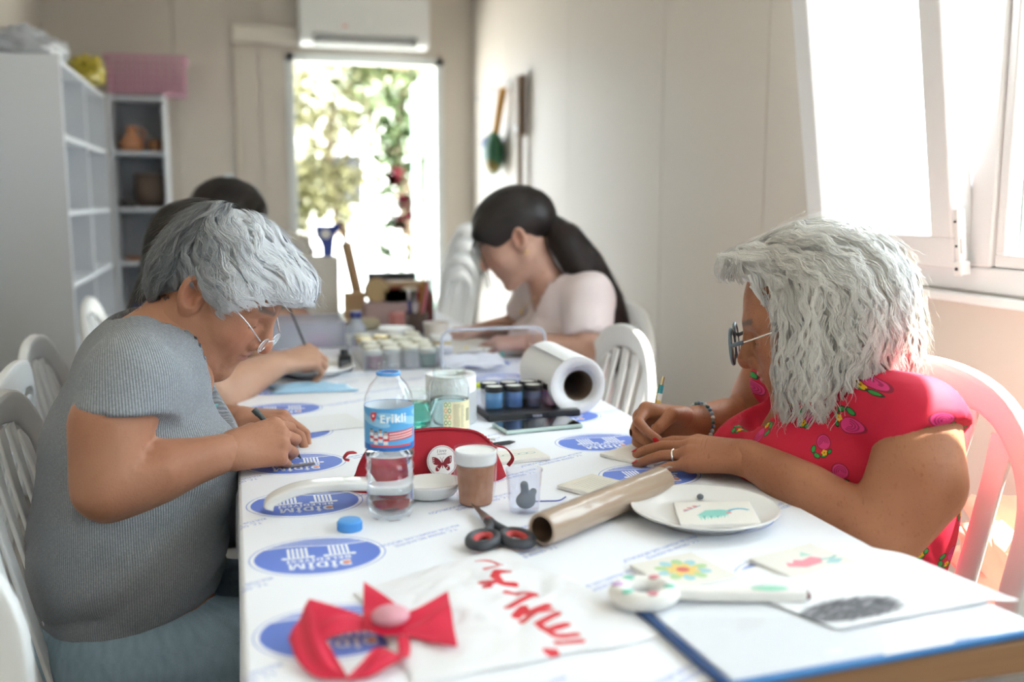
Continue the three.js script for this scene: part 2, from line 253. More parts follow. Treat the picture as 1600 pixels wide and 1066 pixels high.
{
  const jug = (name, label, prof, mat, x, y, z, handle) => { const t = thing(name, label, 'pot', [x, y, z]); part('body', lathe(prof, 28), mat, t); if (handle) part('handle', tube(handle, 0.007, 14, 6), mat, t); return t; };
  jug('clay_jug', 'orange clay jug with a narrow neck on the upper shelf', [[0, 0], [0.045, 0], [0.062, 0.03], [0.058, 0.065], [0.03, 0.095], [0.024, 0.12], [0.03, 0.135], [0.024, 0.133], [0.02, 0.11]], MAT.terracotta, -0.5, Y1(5), -5.84, [[0.026, 0.12, 0], [0.065, 0.11, 0], [0.058, 0.07, 0]]);
  jug('clay_bowl', 'low orange clay bowl left of the clay jug', [[0, 0], [0.03, 0], [0.038, 0.04], [0.036, 0.06], [0.032, 0.058], [0.03, 0.01], [0, 0.008]], M([0.6, 0.3, 0.17], 0.8), -0.548, Y1(5), -5.99);
  jug('clay_cup', 'small brown clay cup at the right of the upper shelf', [[0, 0], [0.035, 0], [0.042, 0.03], [0.036, 0.07], [0.033, 0.068], [0.032, 0.01], [0, 0.008]], M([0.4, 0.2, 0.1], 0.8), -0.39, Y1(5), -5.92);
  jug('woven_pot', 'wide dark brown pot on the middle shelf', [[0, 0], [0.065, 0], [0.085, 0.08], [0.078, 0.16], [0.084, 0.185], [0.076, 0.185], [0.07, 0.15], [0.06, 0.01], [0, 0.008]], M([0.17, 0.12, 0.09], 0.85), -0.428, Y1(4), -5.94);
  jug('black_bowl', 'black bowl in front of the wide dark pot', [[0, 0], [0.03, 0], [0.05, 0.04], [0.047, 0.04], [0.028, 0.006], [0, 0.006]], M([0.05, 0.045, 0.04], 0.6), -0.535, Y1(4), -5.81);
  jug('clay_dish', 'flat orange clay dish on the lower shelf', [[0, 0], [0.05, 0], [0.075, 0.022], [0.07, 0.022], [0.05, 0.006], [0, 0.006]], M([0.5, 0.22, 0.1], 0.8), -0.505, Y1(3), -5.84);
  jug('dark_bottle', 'small dark bottle standing behind the flat clay dish', [[0, 0], [0.025, 0], [0.027, 0.05], [0.012, 0.07], [0.012, 0.09], [0, 0.09]], M([0.1, 0.05, 0.04], 0.4), -0.37, Y1(3), -5.98);
  const small = (label, k, z, col, h, r) => solo('craft_figure', lathe([[0, 0], [r, 0], [r * 1.1, h * 0.35], [r * 0.6, h * 0.6], [r * 0.8, h * 0.8], [0, h]], 16), M(col, 0.6), label, 'figurine', [-0.7, Y1(k), z], 0);
  small('tiny green figure on the corner bookcase, front column', 4, -4.42, [0.08, 0.25, 0.1], 0.05, 0.02); small('tiny orange figure on the corner bookcase, rear column', 4, -5.2, [0.6, 0.2, 0.12], 0.045, 0.02);
  small('tiny yellow and green figure on the corner bookcase', 3, -5.3, [0.45, 0.5, 0.12], 0.1, 0.02); small('small beige figure on the corner bookcase near the front edge', 3, -4.5, [0.6, 0.5, 0.38], 0.04, 0.045); small('small grey dish-like figure high on the corner bookcase', 5, -4.6, [0.6, 0.58, 0.52], 0.04, 0.05);
}
{ // pink basket, yellow bag, plastic bags on top
  const b = thing('laundry_basket', 'pink plastic basket on top of the narrow bookcase', 'basket', [-0.405, 1.7405, -5.87]), pm = M([0.62, 0.33, 0.43], 0.45);
  const W = 0.4, D = 0.26, H = 0.19;
  part('bottom', rbox(W - 0.05, 0.008, D - 0.05, 0.003, 0, 0.005, 0), pm, b); part('rim', [rbox(W + 0.02, 0.022, 0.022, 0.008, 0, H, D / 2), rbox(W + 0.02, 0.022, 0.022, 0.008, 0, H, -D / 2), rbox(0.022, 0.022, D, 0.008, W / 2, H, 0), rbox(0.022, 0.022, D, 0.008, -W / 2, H, 0)], pm, b);
  for (const sd of [-1, 1]) {
    for (let i = 0; i < 5; i++) part('slat', rbox(W, 0.017, 0.005, 0.002, 0, 0.02 + i * 0.034, sd * (D / 2 - 0.02 + i * 0.004)), pm, b);
    for (let i = 0; i < 9; i++) part('rib', rod([-W / 2 + 0.02 + i * 0.045, 0, sd * (D / 2 - 0.022)], [-W / 2 + 0.02 + i * 0.045, H, sd * (D / 2 - 0.001)], 0.005, 0.005, 6), pm, b);
    part('end_wall', rbox(0.005, H - 0.01, D - 0.03, 0.002, sd * (W / 2 - 0.01), H / 2, 0), pm, b);
  }
}
function crumple(name, label, [x, y, z], rx, ry, rz, mat, cat, f = 14, amp = 0.35, parent) {   // a crumpled bag: a noisy closed blob with a flat base
  const g = new THREE.SphereGeometry(1, 48, 32), p = g.attributes.position;
  for (let i = 0; i < p.count; i++) { const a = V(p.getX(i), p.getY(i), p.getZ(i)), n = 1 + amp * (nz(a.x * 2.1 + x * 9, a.y * 2.1, a.z * 2.1) + 0.6 * Math.abs(nz(a.x * 5, a.y * 5 + z * 7, a.z * 5)) + 0.25 * nz(a.x * f, a.y * f, a.z * f)); p.setXYZ(i, a.x * n * rx, Math.max(-ry * 0.8, a.y * n * ry) + ry * 0.8, a.z * n * rz); }
  g.computeVertexNormals(); return solo(name, g, mat, label, cat, [x, y, z]);
}
crumple('yellow_bag', 'yellow plastic bag drooping beside the pink basket', [-0.635, 1.735, -5.28], 0.075, 0.07, 0.13, M([0.5, 0.4, 0.04], 0.35), 'bag');
crumple('plastic_bag', 'crumpled clear plastic bags on top of the corner bookcase', [-0.785, 1.735, -4.6], 0.13, 0.075, 0.25, M([0.72, 0.74, 0.78], 0.3, { transmission: 0.35, thickness: 0 }), 'bag');
// ---------------------------------------------------------------- spoons hanging on the right wall
{
  const hook = (z, y) => { const h = thing('wall_hook', `small wall hook ${z > -5.0 ? 'above the brown wooden paddle' : z > -5.4 ? 'above the painted ladle' : z > -5.8 ? 'left of the painted ladle' : 'nearest the far corner'}`, 'hook', [XR, y, z]); part('plate', rbox(0.006, 0.045, 0.03, 0.002, -0.003, 0.02, 0), MAT.white, h); part('peg', tube([[-0.004, 0.02, 0], [-0.03, 0.012, 0], [-0.035, 0.03, 0]], 0.005, 10, 6), MAT.metal, h); };
  hook(-5.25, 1.78); hook(-4.9, 1.79); hook(-5.6, 1.78); hook(-5.88, 1.76);
  const s = thing('painted_ladle', 'wooden ladle with an orange handle and a green and blue painted bowl', 'ladle', [XR - 0.03, 1.32, -5.33]);
  part('handle', rod([-0.025, 0.2, -0.03], [-0.004, 0.455, 0.06], 0.02, 0.023, 10), M([0.62, 0.3, 0.03], 0.45), s, 'orange painted handle');
  const bowl = new THREE.SphereGeometry(1, 24, 16); bowl.scale(0.058, 0.12, 0.095).rotateX(0.25).translate(-0.03, 0.115, -0.05); part('bowl', bowl, M([0.03, 0.14, 0.07], 0.4), s, 'dark green bowl');
  const dab = new THREE.SphereGeometry(1, 16, 12); part('painted_patch', dab.clone().scale(0.05, 0.05, 0.05).translate(-0.045, 0.165, -0.06), M([0.03, 0.1, 0.3], 0.4), s, 'blue painted patch'); part('painted_patch', dab.clone().scale(0.045, 0.055, 0.06).translate(-0.038, 0.062, -0.03), M([0.25, 0.18, 0.03], 0.4), s, 'olive painted patch');
  const w = thing('wall_paddle', 'long brown wooden paddle hanging beside the painted ladle', 'paddle', [XR - 0.02, 1.22, -4.94]);
  part('blade', [rbox(0.04, 0.3, 0.07, 0.008, -0.012, 0.43, 0), rbox(0.025, 0.32, 0.035, 0.006, -0.012, 0.15, -0.012)], M([0.24, 0.16, 0.1], 0.6), w); part('price_tag', rbox(0.004, 0.035, 0.03, 0.002, -0.0345, 0.32, 0.0), MAT.white, w);
}
// ---------------------------------------------------------------- table
{
  const t = thing('long_table', 'long wooden table under the printed cloth, raw edge at the near end', 'table', [0.3925, 0, -2.4]);
  const woodMap = dataMap(256, (u, v) => { const g = 0.5 + 0.3 * nz(u * 3, v * 40, 1) + 0.15 * nz(u * 9, v * 90, 4); return [0.42 + 0.25 * g, 0.3 + 0.2 * g, 0.2 + 0.14 * g]; }, true);
  part('tabletop', rbox(0.785, 0.036, 3.22, 0.004, 0, 0.7215, 0), M([1, 1, 1], 0.7, { map: tiled(woodMap, 1, 2) }), t);
  for (const x of [-1, 1]) part('apron', rbox(0.02, 0.07, 3.0, 0.003, x * 0.33, 0.665, 0), MAT.wood, t);
  for (const x of [-1, 1]) for (const z of [-1.5, 0, 1.5]) part('leg', rbox(0.045, 0.70, 0.045, 0.004, x * 0.33, 0.35, z), MAT.metal, t);
}
const TW = 0.555, TH = 0.23;
const clothMap = canvasMap(1665, 690, (g, w, h) => {
  const k = 3000; g.fillStyle = '#f3f5fb'; g.fillRect(0, 0, w, h);
  const ink = '#6884da', logo = (cx, cy) => {
    g.save(); g.translate(cx, cy); g.rotate(PI);
    const mm = 3; g.scale(mm, mm);
    g.lineWidth = 1.1; g.strokeStyle = ink; g.beginPath(); g.ellipse(0, 0, 85, 69, 0, 0, 2 * PI); g.stroke();
    g.fillStyle = ink; g.beginPath(); g.ellipse(0, 0, 79, 63, 0, 0, 2 * PI); g.fill(); g.save(); g.clip();
    g.fillStyle = '#f3f5fb'; g.font = 'bold 26px sans-serif'; g.textAlign = 'center'; g.fillText('DİDİM', 0, -24); g.font = 'bold 15px sans-serif'; g.fillText('BELEDİYESİ', 0, -9);
    g.fillStyle = '#f09060'; g.beginPath(); g.arc(-33, -33, 5, 0, 2 * PI); g.fill();
    g.fillStyle = '#f3f5fb';
    for (const s of [-27, 25]) { g.fillRect(s - 17, -6, 34, 4); g.beginPath(); g.arc(s - 17, -3, 4, 0, 7); g.arc(s + 17, -3, 4, 0, 7); g.fill(); for (let i = 0; i < 5; i++) g.fillRect(s - 13 + i * 5.6, -2, 3.4, 34); }
    g.strokeStyle = '#f3f5fb';
    for (let i = 0; i < 4; i++) { g.lineWidth = i ? 1.6 : 3; g.beginPath(); for (let x = -85; x <= 85; x += 5) g[x > -85 ? 'lineTo' : 'moveTo'](x, 36 + i * 6.5 + 4 * Math.sin(x / 22 + i * 0.5)); g.stroke(); }
    g.restore(); g.restore();
  };
  for (const y of [-h, 0, h]) { logo(570, h / 2 + y); }
  g.fillStyle = '#6f86d2';
  for (const [x, y, a] of [[1000, 250, 0.5], [1330, 560, 0.5], [1000, 940, 0.5], [1330, -130, 0.5], [230, 640, 0.5], [230, -50, 0.5], [1560, 200, 0.5], [-105, 200, 0.5], [1560, 890, 0.5]]) { g.save(); g.translate(x, y); g.rotate(PI - a * 0.9); g.textAlign = 'center'; g.font = '30px sans-serif'; g.fillText('T.C. DİDİM BELEDİYESİ', 0, 0); g.fillText('KÜLTÜR HİZMETLERİ MÜDÜRLÜĞÜ', 40, 36); g.restore(); }
}, true);
{
  const path = [[-0.012, 0.3], [-0.012, 0.5], [-0.008, 0.66], [-0.006, 0.72], [-0.0045, 0.7375], [-0.001, 0.7405], [0.02, 0.7408], [0.2, 0.7408], [0.4, 0.7408], [0.6, 0.7408], [0.77, 0.7408], [0.786, 0.7405], [0.7895, 0.7375], [0.791, 0.72], [0.793, 0.66], [0.797, 0.56]];
  const c2 = []; let L = 0; path.forEach((p, i) => { if (i) L += Math.hypot(p[0] - path[i - 1][0], p[1] - path[i - 1][1]); c2.push(L); });
  const l0 = c2[5] + 0.001, z0 = -0.797, z1 = -4.03, n = 120;
  const at = (s) => { let i = 1; while (i < path.length - 1 && c2[i] < s) i++; const t = (s - c2[i - 1]) / (c2[i] - c2[i - 1]); return [lerp(path[i - 1][0], path[i][0], t), lerp(path[i - 1][1], path[i][1], t)]; };
  const ss = []; path.forEach((p, i) => { if (i) { const m = i >= 6 && i <= 10 ? 22 : 4; for (let k = 0; k < m; k++) ss.push(lerp(c2[i - 1], c2[i], k / m)); } }); ss.push(L);
  const g = sheet((u, v) => {
    const s = ss[Math.round(u * (ss.length - 1))], z = lerp(z0, z1, v), [x, y] = at(s), drop = clamp((0.735 - y) * 8), sgn = x < 0.3 ? -1 : 1;
    const fold = drop * (0.012 * nz(z * 5, y * 2, 3) - 0.004), w = (0.0008 * nz(x * 9, z * 9, 0) + 0.0006 * nz(x * 25, z * 14, 4)) * (1 - drop) - 0.0004;
    return [x + sgn * Math.max(0, fold), y + w + 0.0006, z + (v === 0 ? 0.004 * nz(x * 12, 0, 0) : 0), (s - l0 + 0.1) / TW, -(z + 1.235) / TH + 0.5];
  }, ss.length - 1, n, 0.0006);
  solo('tablecloth', g, M([1, 1, 1], 0.55, { map: clothMap }), 'white plastic tablecloth printed with blue oval emblems and slanted lettering', 'tablecloth', [0, 0, 0]);
}
// ---------------------------------------------------------------- plastic garden chairs
function chair(label, [x, z], turn, y = 0) {
  const c = thing('garden_chair', label, 'chair', [x, y, z], turn, 'white plastic garden chairs');
  if (chair.proto) { for (const m of chair.proto.children) c.add(m.clone()); return c; }
  chair.proto = c;
  const P = MAT.plastic, SY = 0.385;
  part('seat', sheet((u, v) => { const a = u * 2 - 1, b = v * 2 - 1, edge = Math.max(Math.abs(a), Math.abs(b)); return [a * 0.215 * (1 - 0.06 * b * b) + 0.0, SY - 0.018 * (1 - a * a) * (1 - b * b) - 0.028 * sstep(0.86, 1, edge), b * 0.235 * (1 + 0.06 * a)]; }, 16, 16, 0.005), P, c);
  part('back_frame', band([[-0.2, SY - 0.02, -0.225], [-0.238, 0.56, -0.243], [-0.272, 0.72, -0.232], [-0.292, 0.815, -0.15], [-0.3, 0.845, 0], [-0.292, 0.815, 0.15], [-0.272, 0.72, 0.232], [-0.238, 0.56, 0.243], [-0.2, SY - 0.02, 0.225]], 0.058, 0.022, (s) => V(0.15, Math.sin(PI * s), -Math.cos(PI * s)), 48), P, c);
  for (let i = -2; i <= 2; i++) part('slat', band([[-0.2, SY - 0.01, i * 0.07], [-0.24, 0.56, i * 0.075], [-0.278, 0.73, i * 0.078], [-0.294, 0.815 - 0.008 * i * i, i * 0.076]], 0.046, 0.008, [0, 0, 1], 14, (s) => 1 - 0.45 * Math.sin(PI * s) ** 2 * (i % 2 ? 1 : 0.3)), P, c);
  for (const k of [-1, 1]) {
    part('leg', band([[0.19, 0.375, k * 0.22], [0.2, 0.25, k * 0.243], [0.225, 0.006, k * 0.255]], 0.05, 0.03, [0, 0, 1], 8, (s) => 1 - 0.3 * s), P, c);
    part('leg', band([[-0.2, 0.4, k * 0.225], [-0.225, 0.25, k * 0.235], [-0.27, 0.006, k * 0.25]], 0.055, 0.03, [0, 0, 1], 8, (s) => 1 - 0.3 * s), P, c);
  }
  return c;
}
chair('white plastic chair the grey-shirted person sits on', [-0.085, -1.76], 0);
chair('white plastic chair in the bottom left corner, nearest the camera', [-0.51, -0.93], -PI / 2);
chair('white plastic chair behind the grey-shirted person, turned to the wall', [-0.715, -2.1], PI);
chair('white plastic chair at the left edge below the corner bookcase', [-0.16, -2.5], 0);
chair('white plastic chair under the person in the red dress', [0.815, -1.385], PI + 0.03).scale.setScalar(1.06);
chair('empty white plastic chair behind the paper towel roll', [0.655, -2.33], PI - 0.05);
chair('white plastic chair the dark-haired person in pink sits on', [0.885, -2.87], PI);
['bottom chair', 'second chair from the bottom', 'third chair from the bottom', 'top chair'].forEach((n, i) => chair(`${n} of the white stack near the doorway`, [0.72 + i * 0.012, -4.42], PI + 0.1, i * 0.068));
chair('white plastic chair of the farthest person at the left of the table', [-0.16, -3.45], 0);
// ---------------------------------------------------------------- people: distance fields and their surfaces
const smin = (a, b, k) => { const h = Math.max(k - Math.abs(a - b), 0) / k; return Math.min(a, b) - h * h * k * 0.25; };
const ssub = (a, b, k) => -smin(-a, b, k);
const rc = (a, b, ra, rb) => { const bx = b[0] - a[0], by = b[1] - a[1], bz = b[2] - a[2], q = 1 / (bx * bx + by * by + bz * bz + 1e-12); return (x, y, z) => { const px = x - a[0], py = y - a[1], pz = z - a[2], t = clamp((px * bx + py * by + pz * bz) * q), dx = px - bx * t, dy = py - by * t, dz = pz - bz * t; return Math.sqrt(dx * dx + dy * dy + dz * dz) - (ra + (rb - ra) * t); }; };
const el = (x, y, z, cx, cy, cz, rx, ry, rz) => { const a = (x - cx) / rx, b = (y - cy) / ry, c = (z - cz) / rz, k0 = Math.sqrt(a * a + b * b + c * c), k1 = Math.sqrt((a / rx) ** 2 + (b / ry) ** 2 + (c / rz) ** 2); return k1 < 1e-9 ? -Math.min(rx, ry, rz) : k0 * (k0 - 1) / k1; };
const ball = (x, y, z, cx, cy, cz, r) => Math.sqrt((x - cx) ** 2 + (y - cy) ** 2 + (z - cz) ** 2) - r;
function chain(pts) { const segs = []; for (let i = 0; i < pts.length - 1; i++) segs.push(rc(pts[i], pts[i + 1], pts[i][3], pts[i + 1][3])); return (x, y, z) => { let d = 1e9; for (const s of segs) d = Math.min(d, s(x, y, z)); return d; }; }
function nets(f, lo, hi, h) {                                        // surface nets over a box
  const B = 4, n = lo.map((l, i) => Math.ceil(Math.ceil((hi[i] - l) / h) / B) * B + 1), [nx, ny, nzz] = n, val = new Float32Array(nx * ny * nzz), id = (i, j, k) => (k * ny + j) * nx + i;
  for (let k = 0; k < nzz; k += B) for (let j = 0; j < ny; j += B) for (let i = 0; i < nx; i += B) {
    const c = f(lo[0] + (i + B / 2) * h, lo[1] + (j + B / 2) * h, lo[2] + (k + B / 2) * h), far = Math.abs(c) > B * h * 1.5;
    for (let c3 = k; c3 < Math.min(nzz, k + B); c3++) for (let b = j; b < Math.min(ny, j + B); b++) for (let a = i; a < Math.min(nx, i + B); a++) val[id(a, b, c3)] = far ? c : f(lo[0] + a * h, lo[1] + b * h, lo[2] + c3 * h);
  }
  const cell = new Int32Array(nx * ny * nzz).fill(-1), P = [], I = [], E = [[0, 1], [0, 2], [0, 4], [1, 3], [1, 5], [2, 3], [2, 6], [3, 7], [4, 5], [4, 6], [5, 7], [6, 7]], cv = new Float64Array(8);
  for (let k = 0; k < nzz - 1; k++) for (let j = 0; j < ny - 1; j++) for (let i = 0; i < nx - 1; i++) {
    let m = 0; for (let q = 0; q < 8; q++) { cv[q] = val[id(i + (q & 1), j + ((q >> 1) & 1), k + (q >> 2))]; if (cv[q] < 0) m |= 1 << q; }
    if (m === 0 || m === 255) continue;
    let x = 0, y = 0, z = 0, w = 0;
    for (const [a, b] of E) if ((cv[a] < 0) !== (cv[b] < 0)) { const t = cv[a] / (cv[a] - cv[b]); x += (a & 1) + ((b & 1) - (a & 1)) * t; y += ((a >> 1) & 1) + (((b >> 1) & 1) - ((a >> 1) & 1)) * t; z += (a >> 2) + ((b >> 2) - (a >> 2)) * t; w++; }
    cell[id(i, j, k)] = P.length / 3; P.push(lo[0] + (i + x / w) * h, lo[1] + (j + y / w) * h, lo[2] + (k + z / w) * h);
  }
  const quad = (a, b, c, d, flip) => { if (a < 0 || b < 0 || c < 0 || d < 0) return; flip ? I.push(a, c, b, a, d, c) : I.push(a, b, c, a, c, d); };
  for (let k = 1; k < nzz - 1; k++) for (let j = 1; j < ny - 1; j++) for (let i = 1; i < nx - 1; i++) {
    const v = val[id(i, j, k)] < 0;
    if (v !== (val[id(i + 1, j, k)] < 0)) quad(cell[id(i, j - 1, k - 1)], cell[id(i, j, k - 1)], cell[id(i, j, k)], cell[id(i, j - 1, k)], !v);
    if (v !== (val[id(i, j + 1, k)] < 0)) quad(cell[id(i - 1, j, k - 1)], cell[id(i - 1, j, k)], cell[id(i, j, k)], cell[id(i, j, k - 1)], !v);
    if (v !== (val[id(i, j, k + 1)] < 0)) quad(cell[id(i - 1, j - 1, k)], cell[id(i, j - 1, k)], cell[id(i, j, k)], cell[id(i - 1, j, k)], !v);
  }
  const g = new THREE.BufferGeometry(); g.setAttribute('position', new THREE.Float32BufferAttribute(P, 3)); g.setIndex(I); g.computeVertexNormals(); return g;
}
function paint(g, f) {                                               // vertex colours (linear) and a metre uv from the place of each vertex
  const p = g.attributes.position, n = g.attributes.normal, C = new Float32Array(p.count * 3), U = new Float32Array(p.count * 2);
  for (let i = 0; i < p.count; i++) { const c = f(p.getX(i), p.getY(i), p.getZ(i), n.getX(i), n.getY(i), n.getZ(i)); C.set(c, i * 3); U.set([p.getX(i) + p.getZ(i) * 0.7, p.getY(i) + p.getZ(i) * 0.35], i * 2); }
  g.setAttribute('color', new THREE.BufferAttribute(C, 3)); g.setAttribute('uv', new THREE.BufferAttribute(U, 2)); return g;
}
const mix3 = (a, b, t) => [lerp(a[0], b[0], t), lerp(a[1], b[1], t), lerp(a[2], b[2], t)];
// head, in its own frame: x to the face, y to the crown, z to the right; ears at y = 0
function headField(o = {}) {
  const jaw = rc([-0.005, -0.052, 0.052], [0.066, -0.097, 0.014], 0.022, 0.018), brow = rc([0.086, 0.031, 0.008], [0.07, 0.028, 0.046], 0.0105, 0.0105), nose = rc([0.091, 0.02, 0], [0.112, -0.021, 0], 0.0085, 0.0115);
  const jw = o.jowl ?? 0;
  return (x, y, z) => {
    const a = Math.abs(z);
    let d = el(x, y, z, -0.008, 0.038, 0, 0.1, 0.09, 0.076);
    d = smin(d, el(x, y, z, 0.035, -0.02, 0, 0.061, 0.085, 0.06), 0.03); d = smin(d, jaw(x, y, a), 0.03); d = smin(d, ball(x, y, z, 0.077, -0.1, 0, 0.017), 0.02); d = smin(d, ball(x, y, a, 0.054, -0.028, 0.036, 0.03), 0.025);
    if (jw) { d = smin(d, ball(x, y, a, 0.045, -0.082, 0.042, 0.02 * jw), 0.03); d = smin(d, el(x, y, z, 0.035, -0.1, 0, 0.045, 0.03 * jw, 0.04), 0.03); }
    d = smin(d, brow(x, y, a), 0.014); d = smin(d, nose(x, y, z), 0.012); d = smin(d, ball(x, y, z, 0.1125, -0.026, 0, 0.0118), 0.008); d = smin(d, ball(x, y, a, 0.1, -0.0315, 0.0125, 0.0085), 0.006);
    d = smin(d, el(x, y, z, 0.077, -0.056, 0, 0.02, 0.024, 0.032), 0.02); d = ssub(d, el(x, y, a, 0.095, 0.007, 0.031, 0.014, 0.0105, 0.017), 0.012); d = smin(d, ball(x, y, a, 0.0735, 0.005, 0.031, 0.0142), 0.004);
    d = smin(d, el(x, y, z, 0.0955, -0.05, 0, 0.008, 0.0048, 0.021), 0.005); d = smin(d, el(x, y, z, 0.094, -0.0605, 0, 0.008, 0.0055, 0.018), 0.005); d = ssub(d, el(x, y, z, 0.104, -0.0555, 0, 0.011, 0.0012, 0.022), 0.003); d = ssub(d, el(x, y, a, 0.105, -0.038, 0.006, 0.005, 0.003, 0.0035), 0.002);
    const ex = x + 0.008, ey = y + 0.004, e1 = ex * 0.96 + ey * 0.26, e2 = ey * 0.96 - ex * 0.26, ez = a - 0.074 + ex * 0.25;
    let ear = el(e1, e2, ez, 0, 0, 0.006, 0.0195, 0.034, 0.0125); ear = ssub(ear, el(e1, e2, ez, 0.004, 0.004, 0.021, 0.0135, 0.0235, 0.0175), 0.002); ear = smin(ear, el(e1, e2, ez, 0.012, -0.004, 0.008, 0.005, 0.008, 0.006), 0.004); d = smin(d, ear, 0.006);
    return d + (o.rough ?? 0) * (nz(x * 90, y * 90, z * 90) + 0.6 * nz(x * 40, y * 150, z * 40));
  };
}
function faceColor(o) {
  const brow = rc([0.096, 0.031, 0.012], [0.082, 0.034, 0.046], 0, 0), lash = rc([0.0865, -0.0025, 0.022], [0.0825, -0.0025, 0.041], 0, 0);
  return (x, y, z) => {
    const a = Math.abs(z); let c = o.skin;
    const blush = Math.exp(-((x - 0.08) ** 2 + (y + 0.025) ** 2 + (a - 0.04) ** 2) / 0.0007) * 0.5 + Math.exp(-((x - 0.118) ** 2 + (y + 0.028) ** 2 + a * a) / 0.0003) * 0.6 + Math.exp(-((x + 0.01) ** 2 + y ** 2 + (a - 0.085) ** 2) / 0.0006) * 0.5;
    c = mix3(c, [c[0] * 1.02, c[1] * 0.72, c[2] * 0.7], clamp(blush));
    c = mix3(c, [c[0] * 0.85, c[1] * 0.8, c[2] * 0.78], clamp(0.5 + nz(x * 60, y * 60, z * 60)) * 0.3);
    if (x > 0.086) { const lip = Math.exp(-(((y + 0.0555) / 0.0085) ** 4) - (a / 0.021) ** 6); c = mix3(c, o.lips ?? [0.42, 0.16, 0.13], lip * 0.8); }
    c = mix3(c, o.brow ?? [0.12, 0.1, 0.09], sstep(0.0065, 0.003, brow(x, y, a)) * 0.85); c = mix3(c, [0.05, 0.035, 0.03], sstep(0.0032, 0.0012, lash(x, y, a)) * 0.9);
    return c;
  };
}
function frameOf(pos, face, pitchDeg, rollDeg = 0, s = 1) {           // matrix of a head: `face` is the level direction of the gaze
  const f0 = V(face[0], 0, face[1]).normalize(), p = pitchDeg * PI / 180, f = f0.clone().multiplyScalar(Math.cos(p)).add(V(0, Math.sin(p), 0)), u0 = f0.clone().multiplyScalar(-Math.sin(p)).add(V(0, Math.cos(p), 0));
  const r0 = f.clone().cross(u0), q = rollDeg * PI / 180, u = u0.clone().multiplyScalar(Math.cos(q)).addScaledVector(r0, Math.sin(q)), r = f.clone().cross(u);
  const m = new THREE.Matrix4().makeBasis(f, u, r).setPosition(...pos); m.scale(V(s, s, s)); return m;
}
function inFrame(m, fn) { const e = m.clone().invert().elements, s = Math.cbrt(m.determinant()); return (x, y, z) => s * fn(e[0] * x + e[4] * y + e[8] * z + e[12], e[1] * x + e[5] * y + e[9] * z + e[13], e[2] * x + e[6] * y + e[10] * z + e[14]); }
const put = (m, x, y, z) => V(x, y, z).applyMatrix4(m).toArray();
